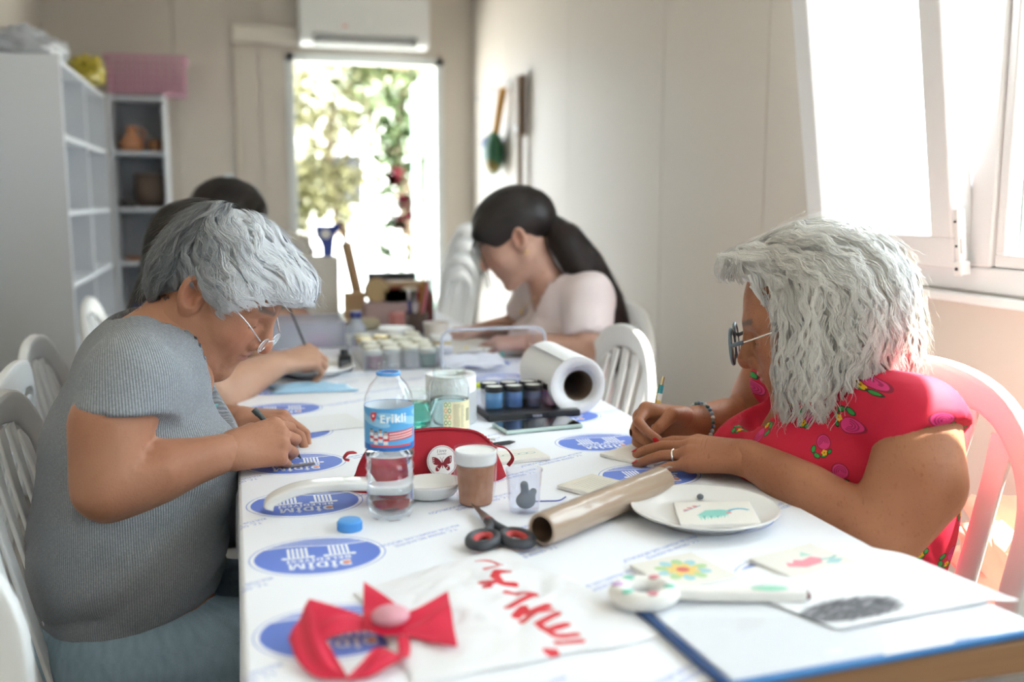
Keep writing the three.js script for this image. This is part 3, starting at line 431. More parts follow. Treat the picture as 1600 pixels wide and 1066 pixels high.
// a hand: palm, four fingers and a thumb; curls in degrees at the three joints of each finger
function hand({ wrist, dir, back, right, curls, spread = 4, thumb, s = 1, fore, wr = 0.029 }) {
  const X = V(...dir).normalize(), Z0 = X.clone().cross(V(...back)).normalize(), Y = Z0.clone().cross(X).normalize(), Z = Z0.clone().multiplyScalar(right ? -1 : 1), W = V(...wrist);
  const P = (a, b, c) => W.clone().addScaledVector(X, a * s).addScaledVector(Y, b * s).addScaledVector(Z, c * s);
  const zk = [0.027, 0.0085, -0.0105, -0.028], xk = [0.083, 0.087, 0.083, 0.074], yk = [0.002, 0.005, 0.003, -0.002], len = [[0.043, 0.025, 0.02], [0.047, 0.029, 0.021], [0.043, 0.027, 0.02], [0.034, 0.02, 0.018]], rad = [[0.0098, 0.0085, 0.0075, 0.0066], [0.0098, 0.0086, 0.0076, 0.0067], [0.0094, 0.0081, 0.0072, 0.0064], [0.0082, 0.007, 0.0063, 0.0057]];
  const palm = [], fingers = [], nails = [], rcv = (a, b, ra, rb) => rc(a.toArray(), b.toArray(), ra * s, rb * s);
  for (let i = 0; i < 4; i++) {
    const k = P(xk[i], yk[i], zk[i]); palm.push(rcv(P(0.012, 0, zk[i] * 0.55), k, 0.0165, 0.0125));
    let a = 0, p = k; const sp = (1.5 - i) * spread * PI / 180, ch = []; let d = X, n = Y;
    for (let j = 0; j < 3; j++) { a += curls[i][j] * PI / 180; const flat = X.clone().multiplyScalar(Math.cos(sp)).addScaledVector(Z, Math.sin(sp)); d = flat.clone().multiplyScalar(Math.cos(a)).addScaledVector(Y, -Math.sin(a)).normalize(); n = flat.clone().multiplyScalar(Math.sin(a)).addScaledVector(Y, Math.cos(a)); const q = p.clone().addScaledVector(d, len[i][j] * s); ch.push(rcv(p, q, rad[i][j], rad[i][j + 1])); p = q; }
    nails.push({ p: p.clone().addScaledVector(d, -0.001 * s).addScaledVector(n, rad[i][3] * 0.98 * s), d, n, w: rad[i][3] * 1.5 * s, l: 0.0125 * s }); fingers.push(ch);
  }
  const base = P(0.018, -0.006, 0.02), t = thumb ?? [[0.05, -0.016, 0.044], [0.08, -0.02, 0.046], [0.105, -0.02, 0.036]], T = t.map((q) => P(...q));
  fingers.push([rcv(base, T[0], 0.0155, 0.0118), rcv(T[0], T[1], 0.0115, 0.0098), rcv(T[1], T[2], 0.0098, 0.0076)]);
  const td = T[2].clone().sub(T[1]).normalize(), tn = Y.clone().addScaledVector(Z, 0.5).addScaledVector(td, -Y.clone().addScaledVector(Z, 0.5).dot(td)).normalize(); nails.push({ p: T[2].clone().addScaledVector(tn, 0.0074 * s), d: td, n: tn, w: 0.012 * s, l: 0.014 * s });
  const F = V(...fore).sub(W).normalize(), arm = rc(W.clone().addScaledVector(F, 0.07).toArray(), W.clone().addScaledVector(X, 0.012 * s).toArray(), wr * 1.08, wr * 0.86), web = rcv(P(0.03, -0.008, 0.02), P(0.07, -0.006, 0.028), 0.012, 0.009);
  const f = (x, y, z) => { let b = arm(x, y, z); for (const q of palm) b = smin(b, q(x, y, z), 0.012); b = smin(b, web(x, y, z), 0.012); let out = b; for (const ch of fingers) { let d = 1e9; for (const q of ch) d = Math.min(d, q(x, y, z)); out = Math.min(out, smin(b, d, 0.009)); } return out; };
  const all = [W.clone().addScaledVector(F, 0.05), P(0.09, 0.02, 0.05), P(0.09, -0.03, -0.05), P(0, 0.03, 0.04), P(0, -0.03, -0.04), ...nails.map((q) => q.p)], lo = [1e9, 1e9, 1e9], hi = [-1e9, -1e9, -1e9];
  for (const q of all) q.toArray().forEach((v, i) => { lo[i] = Math.min(lo[i], v - 0.024); hi[i] = Math.max(hi[i], v + 0.024); });
  return { f, lo, hi, nails, P };
}
function nailGeo(n) { const g = new THREE.SphereGeometry(1, 12, 8); g.scale(n.l / 2, 0.0012, n.w / 2); g.applyMatrix4(new THREE.Matrix4().makeBasis(n.d, n.n, n.d.clone().cross(n.n))); return g.translate(...n.p.toArray()); }
// hair: narrow strands, two vertices across, that lie on the hair volume; every point is [x, y, z, nx, ny, nz]
function strands(list, color, radius) {
  let nv = 0, nt = 0; for (const s of list) { nv += s.length * 2; nt += (s.length - 1) * 2; }
  const P = new Float32Array(nv * 3), C = new Float32Array(nv * 3), Nn = new Float32Array(nv * 3), I = new Uint32Array(nt * 3); let v = 0, t = 0;
  list.forEach((s, si) => {
    const c0 = color(s, si), n = s.length;
    for (let i = 0; i < n; i++) {
      const a = s[Math.max(0, i - 1)], b = s[Math.min(n - 1, i + 1)], T = V(b[0] - a[0], b[1] - a[1], b[2] - a[2]).normalize(), N = s[i].length > 3 ? V(s[i][3], s[i][4], s[i][5]) : V(0, 0, 1), S = T.clone().cross(N).normalize(), r = radius * (1 - 0.75 * (i / (n - 1)) ** 3);
      for (const k of [-1, 1]) { P.set([s[i][0] + k * r * S.x, s[i][1] + k * r * S.y, s[i][2] + k * r * S.z], v * 3); const q = N.clone().addScaledVector(S, k * 0.7).normalize(); Nn.set([q.x, q.y, q.z], v * 3); C.set(c0, v * 3); v++; }
      if (i) { I.set([v - 4, v - 3, v - 2, v - 3, v - 1, v - 2], t); t += 6; }
    }
  });
  const g = new THREE.BufferGeometry(); g.setAttribute('position', new THREE.BufferAttribute(P, 3)); g.setAttribute('normal', new THREE.BufferAttribute(Nn, 3)); g.setAttribute('color', new THREE.BufferAttribute(C, 3)); g.setIndex(new THREE.BufferAttribute(I, 1)); return g;
}
function grow({ stop, n, root, flow, vol, steps, step, lift, wave, freq, lock = 18, fly = 0.02, end = 0 }) {   // strands start at root() and follow flow() on the hair volume
  const out = [], e = 0.002;
  for (let q = 0; q < n; q++) {
    let p = root(); if (!p) continue;
    const s = [], lf = lift(p) * rr(0.3, 1.1), m = Math.floor(steps * rr(0.6, 1)), stray = rnd() < fly ? rr(1, 3) : 0, ph = nz(p[0] * lock, p[1] * lock, p[2] * lock) * 9 + rr(-0.5, 0.5);
    for (let i = 0; i < m; i++) {
      const d0 = vol(...p), gx = vol(p[0] + e, p[1], p[2]) - d0, gy = vol(p[0], p[1] + e, p[2]) - d0, gz = vol(p[0], p[1], p[2] + e) - d0, gl = Math.hypot(gx, gy, gz) + 1e-9, N = V(gx / gl, gy / gl, gz / gl);
      const F = V(...flow(p, i / m)), tang = F.addScaledVector(N, -F.dot(N) * (stray ? 0.4 : 0.95)).normalize(), S = tang.clone().cross(N);
      const w = wave * Math.cos(ph + i * freq) * (0.4 + 0.6 * i / m) + 0.5 * nz(p[0] * 30, p[1] * 30, p[2] * 30);
      tang.addScaledVector(S, w).normalize();
      const target = lf + end * (i / m) ** 2 * (0.5 + rnd() * 0.5) + stray * 0.006 * (i / m), cor = clamp((target - d0) * 0.5, -step, step);
      p = [p[0] + tang.x * step + N.x * cor, p[1] + tang.y * step + N.y * cor, p[2] + tang.z * step + N.z * cor]; s.push([...p, N.x, N.y, N.z]); if (stop && stop(p)) break;
    }
    if (s.length > 3) out.push(s);
  }
  return out;
}
function onSurface(vol, lo, hi, ok) {                                // a random place on the hair volume
  for (let k = 0; k < 60; k++) {
    let p = [rr(lo[0], hi[0]), rr(lo[1], hi[1]), rr(lo[2], hi[2])];
    for (let i = 0; i < 5; i++) { const d = vol(...p), e = 0.002, g = [vol(p[0] + e, p[1], p[2]) - d, vol(p[0], p[1] + e, p[2]) - d, vol(p[0], p[1], p[2] + e) - d], l = Math.hypot(...g) + 1e-9; p = p.map((v, a) => v - g[a] / l * d); }
    if (Math.abs(vol(...p)) < 0.004 && (!ok || ok(p))) return p;
  }
  return null;
}
function bundle(guides, per, r0, r1, jitter = 0.0008) {                // each guide becomes a lock of strands
  const out = [];
  for (const g of guides) { const c = [rr(0.7, 1.3), rr(0, 6.28)];
    for (let q = 0; q < per; q++) { const a = rr(0, 2 * PI), ra = Math.sqrt(rnd()), drop = Math.floor(g.length * rr(0, 0.25)), ph = rr(0, 6);
      const s = []; for (let i = 0; i < g.length - drop; i++) { const p = g[i], b = g[Math.min(g.length - 1, i + 1)], z = g[Math.max(0, i - 1)], T = V(b[0] - z[0], b[1] - z[1], b[2] - z[2]).normalize(), Q = V(p[3], p[4], p[5]), S = T.clone().cross(Q).normalize(), t = i / (g.length - 1), r = lerp(r0, r1, t) * c[0] * ra, w = jitter * Math.sin(ph + i * 0.7);
        s.push([p[0] + S.x * (r * Math.cos(a) + w) + Q.x * (r * Math.sin(a) * 0.6), p[1] + S.y * (r * Math.cos(a) + w) + Q.y * (r * Math.sin(a) * 0.6), p[2] + S.z * (r * Math.cos(a) + w) + Q.z * (r * Math.sin(a) * 0.6), p[3], p[4], p[5]]); }
      s.lock = c; out.push(s); } }
  return out;
}
const strandsTo = (list, m) => { const r = new THREE.Matrix3().getNormalMatrix(m), v = V(0, 0, 0); return list.map((s) => { const o = s.map((p) => [...put(m, p[0], p[1], p[2]), ...v.set(p[3], p[4], p[5]).applyMatrix3(r).normalize().toArray()]); o.lock = s.lock; return o; }); };
// ---------------------------------------------------------------- the five people
const skinBump = dataMap(256, (u, v) => 0.5 + 0.25 * (rnd() - 0.5) + 0.25 * nz(u * 40, v * 40, 2));
const freckles = canvasMap(512, 512, (g) => { g.fillStyle = '#fff'; g.fillRect(0, 0, 512, 512); for (let i = 0; i < 420; i++) { const x = rr(0, 512), y = rr(0, 512), r = rr(1.5, 5.5) * (rnd() < 0.08 ? 1.7 : 1); g.fillStyle = `rgba(150,95,70,${rr(0.03, 0.15)})`; for (const dx of [-512, 0, 512]) for (const dy of [-512, 0, 512]) { g.beginPath(); g.ellipse(x + dx, y + dy, r, r * rr(0.7, 1.2), 0, 0, 7); g.fill(); } } }, true);
const skinMat = (spots) => M([1, 1, 1], 0.5, { vertexColors: true, bumpMap: tiled(skinBump, 9), bumpScale: 0.0005, specularIntensity: 0.6, ...(spots ? { map: tiled(freckles, 8) } : {}) });
const hairMat = (r = 0.42, through = 0) => M([1, 1, 1], r, { vertexColors: true, specularIntensity: 0.8, ...(through ? { transmission: through, thickness: 0 } : {}) });
function cylUV(g, ox, oz, seam, R, sx, sy) {                          // wraps cloth round the upright axis of the trunk
  const n = g.toNonIndexed(), p = n.attributes.position, U = new Float32Array(p.count * 2);
  for (let i = 0; i < p.count; i += 3) { const a = []; for (let k = 0; k < 3; k++) { let t = Math.atan2(p.getZ(i + k) - oz, p.getX(i + k) - ox) - seam; while (t < 0) t += 2 * PI; while (t >= 2 * PI) t -= 2 * PI; a.push(t); } if (Math.max(...a) - Math.min(...a) > PI) a.forEach((t, k) => { if (t < PI) a[k] += 2 * PI; }); a.forEach((t, k) => U.set([t * R / sx, p.getY(i + k) / sy], (i + k) * 2)); }
  n.setAttribute('uv', new THREE.BufferAttribute(U, 2)); return n;
}
function person({ label, origin: [ox, oz], face, skin, lips, brow, headAt, pitch, roll = 0, hs = 1.08, jowl = 0, rough = 0, torso, kz, neck, arms, hands, legs, cell = 0.01, headFace, spots }) {
  const who = thing('person', label, 'person', [ox, 0, oz]), place = (g) => g.translate(-ox, 0, -oz);
  const F = V(face[0], 0, face[1]).normalize(), hm = frameOf(headAt, headFace ?? face, pitch, roll, hs), hf = inFrame(hm, headField({ jowl, rough })), spine = chain(torso.map(([a, y, r]) => [a, y, 0, r]));
  const trunk = (x, y, z) => { const dx = x - ox, dz = z - oz; return spine(dx * F.x + dz * F.z, y, (-dx * F.z + dz * F.x) / kz) * 0.95; };
  const nk = chain(neck.map((q) => q.length === 4 ? q : [...put(hm, q[0], q[1], q[2]), q[4]])), armF = arms.map((a) => chain(a)), legF = legs.map((l) => chain(l));
  const bodyF = (x, y, z) => { let d = trunk(x, y, z) + 0.012; for (const l of legF) d = smin(d, l(x, y, z) + 0.01, 0.05); d = smin(d, nk(x, y, z), 0.05); for (const a of armF) d = smin(d, a(x, y, z), 0.035); return d; };
  const neckHead = (x, y, z) => smin(hf(x, y, z), nk(x, y, z), 0.028);
  const inv = hm.clone().invert(), tmp = V(0, 0, 0), fc = faceColor({ skin, lips, brow }), dark = skin.map((c, i) => c * [0.86, 0.78, 0.74][i]);
  const bodyColor = (x, y, z) => { const sp = nz(x * 120, y * 120, z * 120), b = nz(x * 14, y * 14, z * 14); let c = mix3(skin, dark, clamp(0.35 + b)); return sp > 0.4 ? mix3(c, [c[0] * 0.8, c[1] * 0.7, c[2] * 0.66], 0.18) : c; };
  const geos = [], pts = [...arms.flat(), ...legs.flat(), ...torso.map(([a, y, r]) => [ox + F.x * a, y, oz + F.z * a, r * kz])], lo = [0, 1, 2].map((i) => Math.min(...pts.map((q) => q[i] - q[3])) - 0.03), hi = [0, 1, 2].map((i) => Math.max(...pts.map((q) => q[i] + q[3])) + 0.03); hi[1] = Math.max(hi[1], headAt[1]);
  geos.push(paint(nets(bodyF, lo, hi, cell), bodyColor));
  const hc = put(hm, 0.01, 0, 0), R = 0.155 * hs; geos.push(paint(nets(neckHead, hc.map((v) => v - R), hc.map((v) => v + R), 0.0027 * (cell / 0.01)), (x, y, z) => { tmp.set(x, y, z).applyMatrix4(inv); return fc(tmp.x, tmp.y, tmp.z); }));
  const hd = hands.map((h) => hand(h)); for (const h of hd) geos.push(paint(nets(h.f, h.lo, h.hi, 0.0026 * (cell / 0.01)), bodyColor));
  part('body', place(mergeGeometries(geos.map((g) => { const q = g.toNonIndexed(); return q; }))), skinMat(spots), who);
  return { who, place, hm, trunk, armF, legF, nk, hd, F, ox, oz };
}
const knit = dataMap(256, (u, v, i, j) => { const r = 0.5 + 0.5 * Math.cos(2 * PI * u * 16); return clamp(0.25 + 0.6 * r + 0.15 * Math.cos(2 * PI * v * 32)); });
const heather = dataMap(256, (u, v, i, j) => { const n = rr(-0.1, 0.1) + 0.07 * nz(u * 60, v * 12, 3) + 0.05 * nz(u * 8, v * 50, 9), r = 0.06 * Math.cos(2 * PI * u * 16); return [0.57 + n + r, 0.585 + n + r, 0.605 + n + r]; }, true);
const denim = dataMap(256, (u, v, i, j) => { const n = rr(-0.06, 0.06) + 0.05 * nz(u * 9, v * 3, 1) + ((i + j) % 6 < 3 ? 0.03 : 0); return [0.55 + n, 0.64 + n, 0.7 + n]; }, true);
const denimMat = M([1, 1, 1], 0.85, { map: denim, bumpMap: denim, bumpScale: 0.0006 });
const capPlane = (p, n) => { const l = Math.hypot(...n); return (x, y, z) => ((x - p[0]) * n[0] + (y - p[1]) * n[1] + (z - p[2]) * n[2]) / l; };

// ---- person in the grey ribbed shirt
{
  const shR = [-0.155, 0.905, -1.62, 0.064], elR = [-0.2, 0.757, -1.568, 0.05], shL = [-0.14, 0.905, -1.9, 0.064], elL = [-0.15, 0.76, -1.96, 0.048];
  const wrR = [-0.022, 0.782, -1.64], wrL = [-0.01, 0.785, -1.865];
  const P = person({
    label: 'grey-haired person in reading glasses and a grey ribbed shirt, carving with a pen', origin: [-0.2, -1.75], face: [1, 0.02], headFace: [0.94, 0.34], skin: [0.47, 0.225, 0.135], lips: [0.4, 0.17, 0.14], brow: [0.16, 0.12, 0.1],
    headAt: [-0.028, 1.035, -1.755], pitch: -38, hs: 1.06, jowl: 1, rough: 0.0006, kz: 1.18, torso: [[-0.0, 0.47, 0.135], [0.012, 0.6, 0.163], [0.03, 0.77, 0.148], [0.05, 0.885, 0.118], [0.085, 0.935, 0.07]],
    neck: [[-0.115, 0.93, -1.75, 0.072], [-0.02, -0.03, 0, 0, 0.06]], arms: [[shR, [-0.19, 0.85, -1.585, 0.06], elR, [-0.12, 0.772, -1.59, 0.047], [...wrR, 0.031]], [shL, elL, [-0.08, 0.775, -1.9, 0.042], [...wrL, 0.03]]],
    hands: [{ wrist: wrR, dir: [0.09, 0.008, -0.028], back: [-0.12, 0.62, 0.8], right: true, fore: elR, wr: 0.031, s: 1.08, curls: [[38, 62, 30], [46, 66, 32], [52, 70, 34], [56, 72, 36]], spread: 3, thumb: [[0.055, -0.024, 0.04], [0.085, -0.04, 0.034], [0.106, -0.048, 0.02]] },
      { wrist: wrL, dir: [0.09, 0.0, 0.02], back: [0, 0.95, 0.1], right: false, fore: elL, wr: 0.03, s: 1.05, curls: [[30, 45, 25], [35, 50, 28], [38, 52, 30], [42, 52, 30]], thumb: [[0.05, -0.02, 0.04], [0.08, -0.03, 0.034], [0.1, -0.038, 0.02]] }],
    legs: [[[-0.19, 0.45, -1.665, 0.098], [0.02, 0.432, -1.655, 0.083], [0.2, 0.42, -1.65, 0.065], [0.2, 0.25, -1.65, 0.055], [0.17, 0.09, -1.65, 0.04], [0.27, 0.055, -1.645, 0.035]], [[-0.19, 0.45, -1.835, 0.098], [0.02, 0.432, -1.85, 0.083], [0.2, 0.42, -1.855, 0.065], [0.2, 0.25, -1.86, 0.055], [0.17, 0.09, -1.86, 0.04], [0.27, 0.055, -1.855, 0.035]]],
  });
  const { who, place, hm, trunk, nk, legF } = P;
  const hemR = [-0.186, 0.868, -1.59], hemL = [-0.146, 0.83, -1.93], slR = rc(shR, [-0.19, 0.81, -1.574], 0.072, 0.075), slL = rc(shL, [-0.153, 0.78, -1.95], 0.077, 0.073), cutR = capPlane(hemR, [-0.06, -1, 0.1]), cutL = capPlane(hemL, [-0.03, -1, -0.2]);
  const yoke = rc([-0.13, 0.93, -1.7], [-0.15, 0.91, -1.63], 0.068, 0.066), yokeL = rc([-0.13, 0.93, -1.8], [-0.14, 0.92, -1.87], 0.072, 0.068), bustR = (x, y, z) => ball(x, y, z, -0.09, 0.755, -1.69, 0.085), bustL = (x, y, z) => ball(x, y, z, -0.09, 0.755, -1.81, 0.085);
  const crease = (x, y, z) => { let q = 0; for (const [y0, sl, am, w, k] of [[0.492, 0.1, 0.0085, 0.009, 1], [0.52, 0.28, 0.0085, 0.008, 2], [0.552, 0.45, 0.008, 0.009, 3], [0.62, 0.55, 0.006, 0.01, 4]]) q += am * clamp(0.45 + 1.2 * nz(x * 5, k * 3.3, z * 5)) * Math.exp(-(((y - y0 - sl * (x + 0.22) - 0.016 * nz(x * 9, k, z * 9)) / w) ** 2)); return q; };
  const hole = rc([-0.115, 0.99, -1.75], [-0.02, 0.845, -1.745], 0.082, 0.05), shirtF = (x, y, z) => {
    let d = trunk(x, y, z); d = smin(d, bustR(x, y, z), 0.06); d = smin(d, bustL(x, y, z), 0.06); d = smin(d, yoke(x, y, z), 0.05); d = smin(d, yokeL(x, y, z), 0.05);
    d = smin(d, Math.max(slR(x, y, z), cutR(x, y, z)), 0.03); d = smin(d, Math.max(slL(x, y, z), cutL(x, y, z)), 0.03); d = Math.max(d, -hole(x, y, z)); d = Math.max(d, 0.428 + 0.05 * (x + 0.2) + 0.008 * nz(x * 8, 0, z * 8) - y);
    const low = sstep(0.62, 0.46, y); return d - 0.004 * nz(x * 11, y * 15, z * 9) + crease(x, y, z) - 0.004 * low * nz(x * 9, y * 48, z * 6) - 0.003 * Math.abs(nz(x * 16 + y * 12, y * 10, z * 14));
  };
  const shirtM = M([1, 1, 1], 0.9, { map: tiled(heather, 1), bumpMap: tiled(knit, 1), bumpScale: 0.0009, sheen: 0.3 });
  const shirtG = nets(shirtF, [-0.4, 0.4, -2.06], [0.06, 1.04, -1.48], 0.0065); part('shirt', place(cylUV(shirtG, -0.2, -1.75, -PI / 2, 0.17, 0.055, 0.055)), shirtM, who, 'grey ribbed short-sleeved shirt');
  const trouF = (x, y, z) => { let d = Math.min(legF[0](x, y, z), legF[1](x, y, z)); d = smin(d, el(x, y, z, -0.2, 0.45, -1.75, 0.15, 0.105, 0.18), 0.05); d = Math.max(d, 0.09 - y); return d - 0.003 * nz(x * 22 + z * 9, y * 22, z * 16) - 0.002 * nz(x * 50, y * 30, z * 30); };
  const tg = nets(trouF, [-0.38, 0.06, -1.98], [0.3, 0.58, -1.52], 0.0085); part('jeans', place(cylUV(tg, -0.2, -1.75, -PI / 2, 0.17, 0.08, 0.08)), denimMat, who, 'light blue jeans');
  for (const z of [-1.647, -1.857]) part('shoe', rbox(0.23, 0.075, 0.085, 0.03, 0.22 - P.ox, 0.0375, z - P.oz, 4), MAT.white, who);
  // hair: short, wavy, white in front, grey behind, the grey deepened by painted shade
  const face = (x, y, z) => el(x, y, z, 0.13, -0.028, 0, 0.086, 0.094, 0.2), earCut = (x, y, a) => el(x, y, a, 0.004, -0.048, 0.09, 0.046, 0.056, 0.05);
  const vol = (x, y, z) => { const a = Math.abs(z); let d = el(x, y, z, -0.003, 0.047, 0, 0.104, 0.09, 0.085); d = smin(d, el(x, y, z, -0.056, 0.0, 0, 0.05, 0.07, 0.074), 0.03); d = smin(d, el(x, y, z, 0.086, 0.084, 0, 0.036, 0.03, 0.064), 0.03); d = smin(d, el(x, y, a, 0.035, 0.04, 0.062, 0.05, 0.042, 0.032), 0.02);
    d = ssub(d, face(x, y, z), 0.01); d = ssub(d, earCut(x, y, a), 0.01); return Math.max(d, -0.068 - y); };
  const lk = (x, y, z) => nz(x * 38 + y * 10, y * 38, z * 38) + 0.6 * nz(x * 75, y * 60, z * 75), volN = (x, y, z) => vol(x, y, z) + 0.0035 - 0.0035 * lk(x, y, z), stop = (p) => face(...p) < 0.003 || earCut(p[0], p[1], Math.abs(p[2])) < 0.002 || p[1] < -0.085;
  const tone = (x, y, z) => { const t = clamp(sstep(-0.085, 0.035, x + 0.3 * (y - 0.05)) * 0.95 + 0.3 * nz(x * 22, y * 22, z * 22) + 0.06); return t; }, GREY = [0.16, 0.175, 0.19], SNOW = [0.92, 0.93, 0.95];   // grey-to-white blend: real greying plus some shade painted into the back
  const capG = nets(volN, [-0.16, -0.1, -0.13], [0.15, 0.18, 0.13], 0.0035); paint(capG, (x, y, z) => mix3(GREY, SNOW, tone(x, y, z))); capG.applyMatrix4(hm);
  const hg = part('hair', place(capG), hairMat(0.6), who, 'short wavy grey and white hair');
  const lo = [-0.14, -0.08, -0.11], hi = [0.13, 0.16, 0.11], flow = (p) => { const c = [-0.055, 0.125, -0.02], d = V(p[0] - c[0], p[1] - c[1], p[2] - c[2]).normalize(); return [d.x + (p[0] > -0.05 ? 1.0 : 0.0), d.y * (p[0] > 0.06 ? 0.2 : 1) - 0.05, d.z]; };
  const guides = grow({ stop, n: 760, vol, steps: 22, step: 0.0046, lift: () => 0.0075, wave: 0.8, freq: 0.45, lock: 16, fly: 0.0, end: 0.009, flow, root: () => onSurface(vol, lo, hi, (p) => !stop(p) && (p[2] > -0.05 || rnd() < 0.3)) });
  const list = bundle(guides, 15, 0.006, 0.0018).concat(grow({ stop, n: 600, vol, steps: 24, step: 0.0046, lift: () => 0.007, wave: 0.8, freq: 0.5, lock: 14, fly: 0.25, end: 0.012, flow, root: () => onSurface(vol, lo, hi, (p) => p[2] > -0.05 && !stop(p)) }));
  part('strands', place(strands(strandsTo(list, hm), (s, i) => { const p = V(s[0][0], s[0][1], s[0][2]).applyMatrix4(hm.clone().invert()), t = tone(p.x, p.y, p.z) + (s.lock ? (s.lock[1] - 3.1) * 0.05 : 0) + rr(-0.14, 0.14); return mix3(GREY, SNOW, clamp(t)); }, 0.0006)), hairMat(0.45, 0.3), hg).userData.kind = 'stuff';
  // glasses low on the nose, necklace
  const gl = new THREE.Group(); gl.name = 'glasses'; who.add(gl); const gm = (pts, r) => tube(pts.map((q) => put(hm, ...q)), r, 20, 6), rim = M([0.75, 0.77, 0.8], 0.2, { metalness: 0.8 });
  for (const s of [1, -1]) {
    part('temple', place(gm([[0.112, -0.006, s * 0.05], [0.075, 0.014, s * 0.074], [0.03, 0.02, s * 0.08], [-0.006, 0.02, s * 0.083]], 0.0013)), rim, gl);
    const L = new THREE.SphereGeometry(1, 24, 12).scale(0.0014, 0.0115, 0.021).rotateZ(0.12).translate(0.116, -0.015, s * 0.03).applyMatrix4(hm); part('lens', place(L), clear([0.93, 0.95, 0.98], 0.02), gl);
    part('rim', place(gm([...Array(13)].map((_, k) => { const a = k / 12 * PI * 2; return [0.116 - 0.0014 * Math.sin(a), -0.015 + 0.0115 * Math.sin(a), s * 0.03 + 0.021 * Math.cos(a)]; }), 0.0009)), rim, gl);
  }
  part('bridge', place(gm([[0.116, -0.011, -0.01], [0.121, -0.007, 0], [0.116, -0.011, 0.01]], 0.0011)), rim, gl);
  const teal = M([0.03, 0.4, 0.42], 0.4); part('necklace', place(tube([[-0.155, 0.985, -1.7], [-0.105, 0.945, -1.672], [-0.068, 0.88, -1.685], [-0.042, 0.845, -1.72], [-0.036, 0.838, -1.75]], 0.003, 30, 8)), teal, who, 'turquoise bead necklace');
}
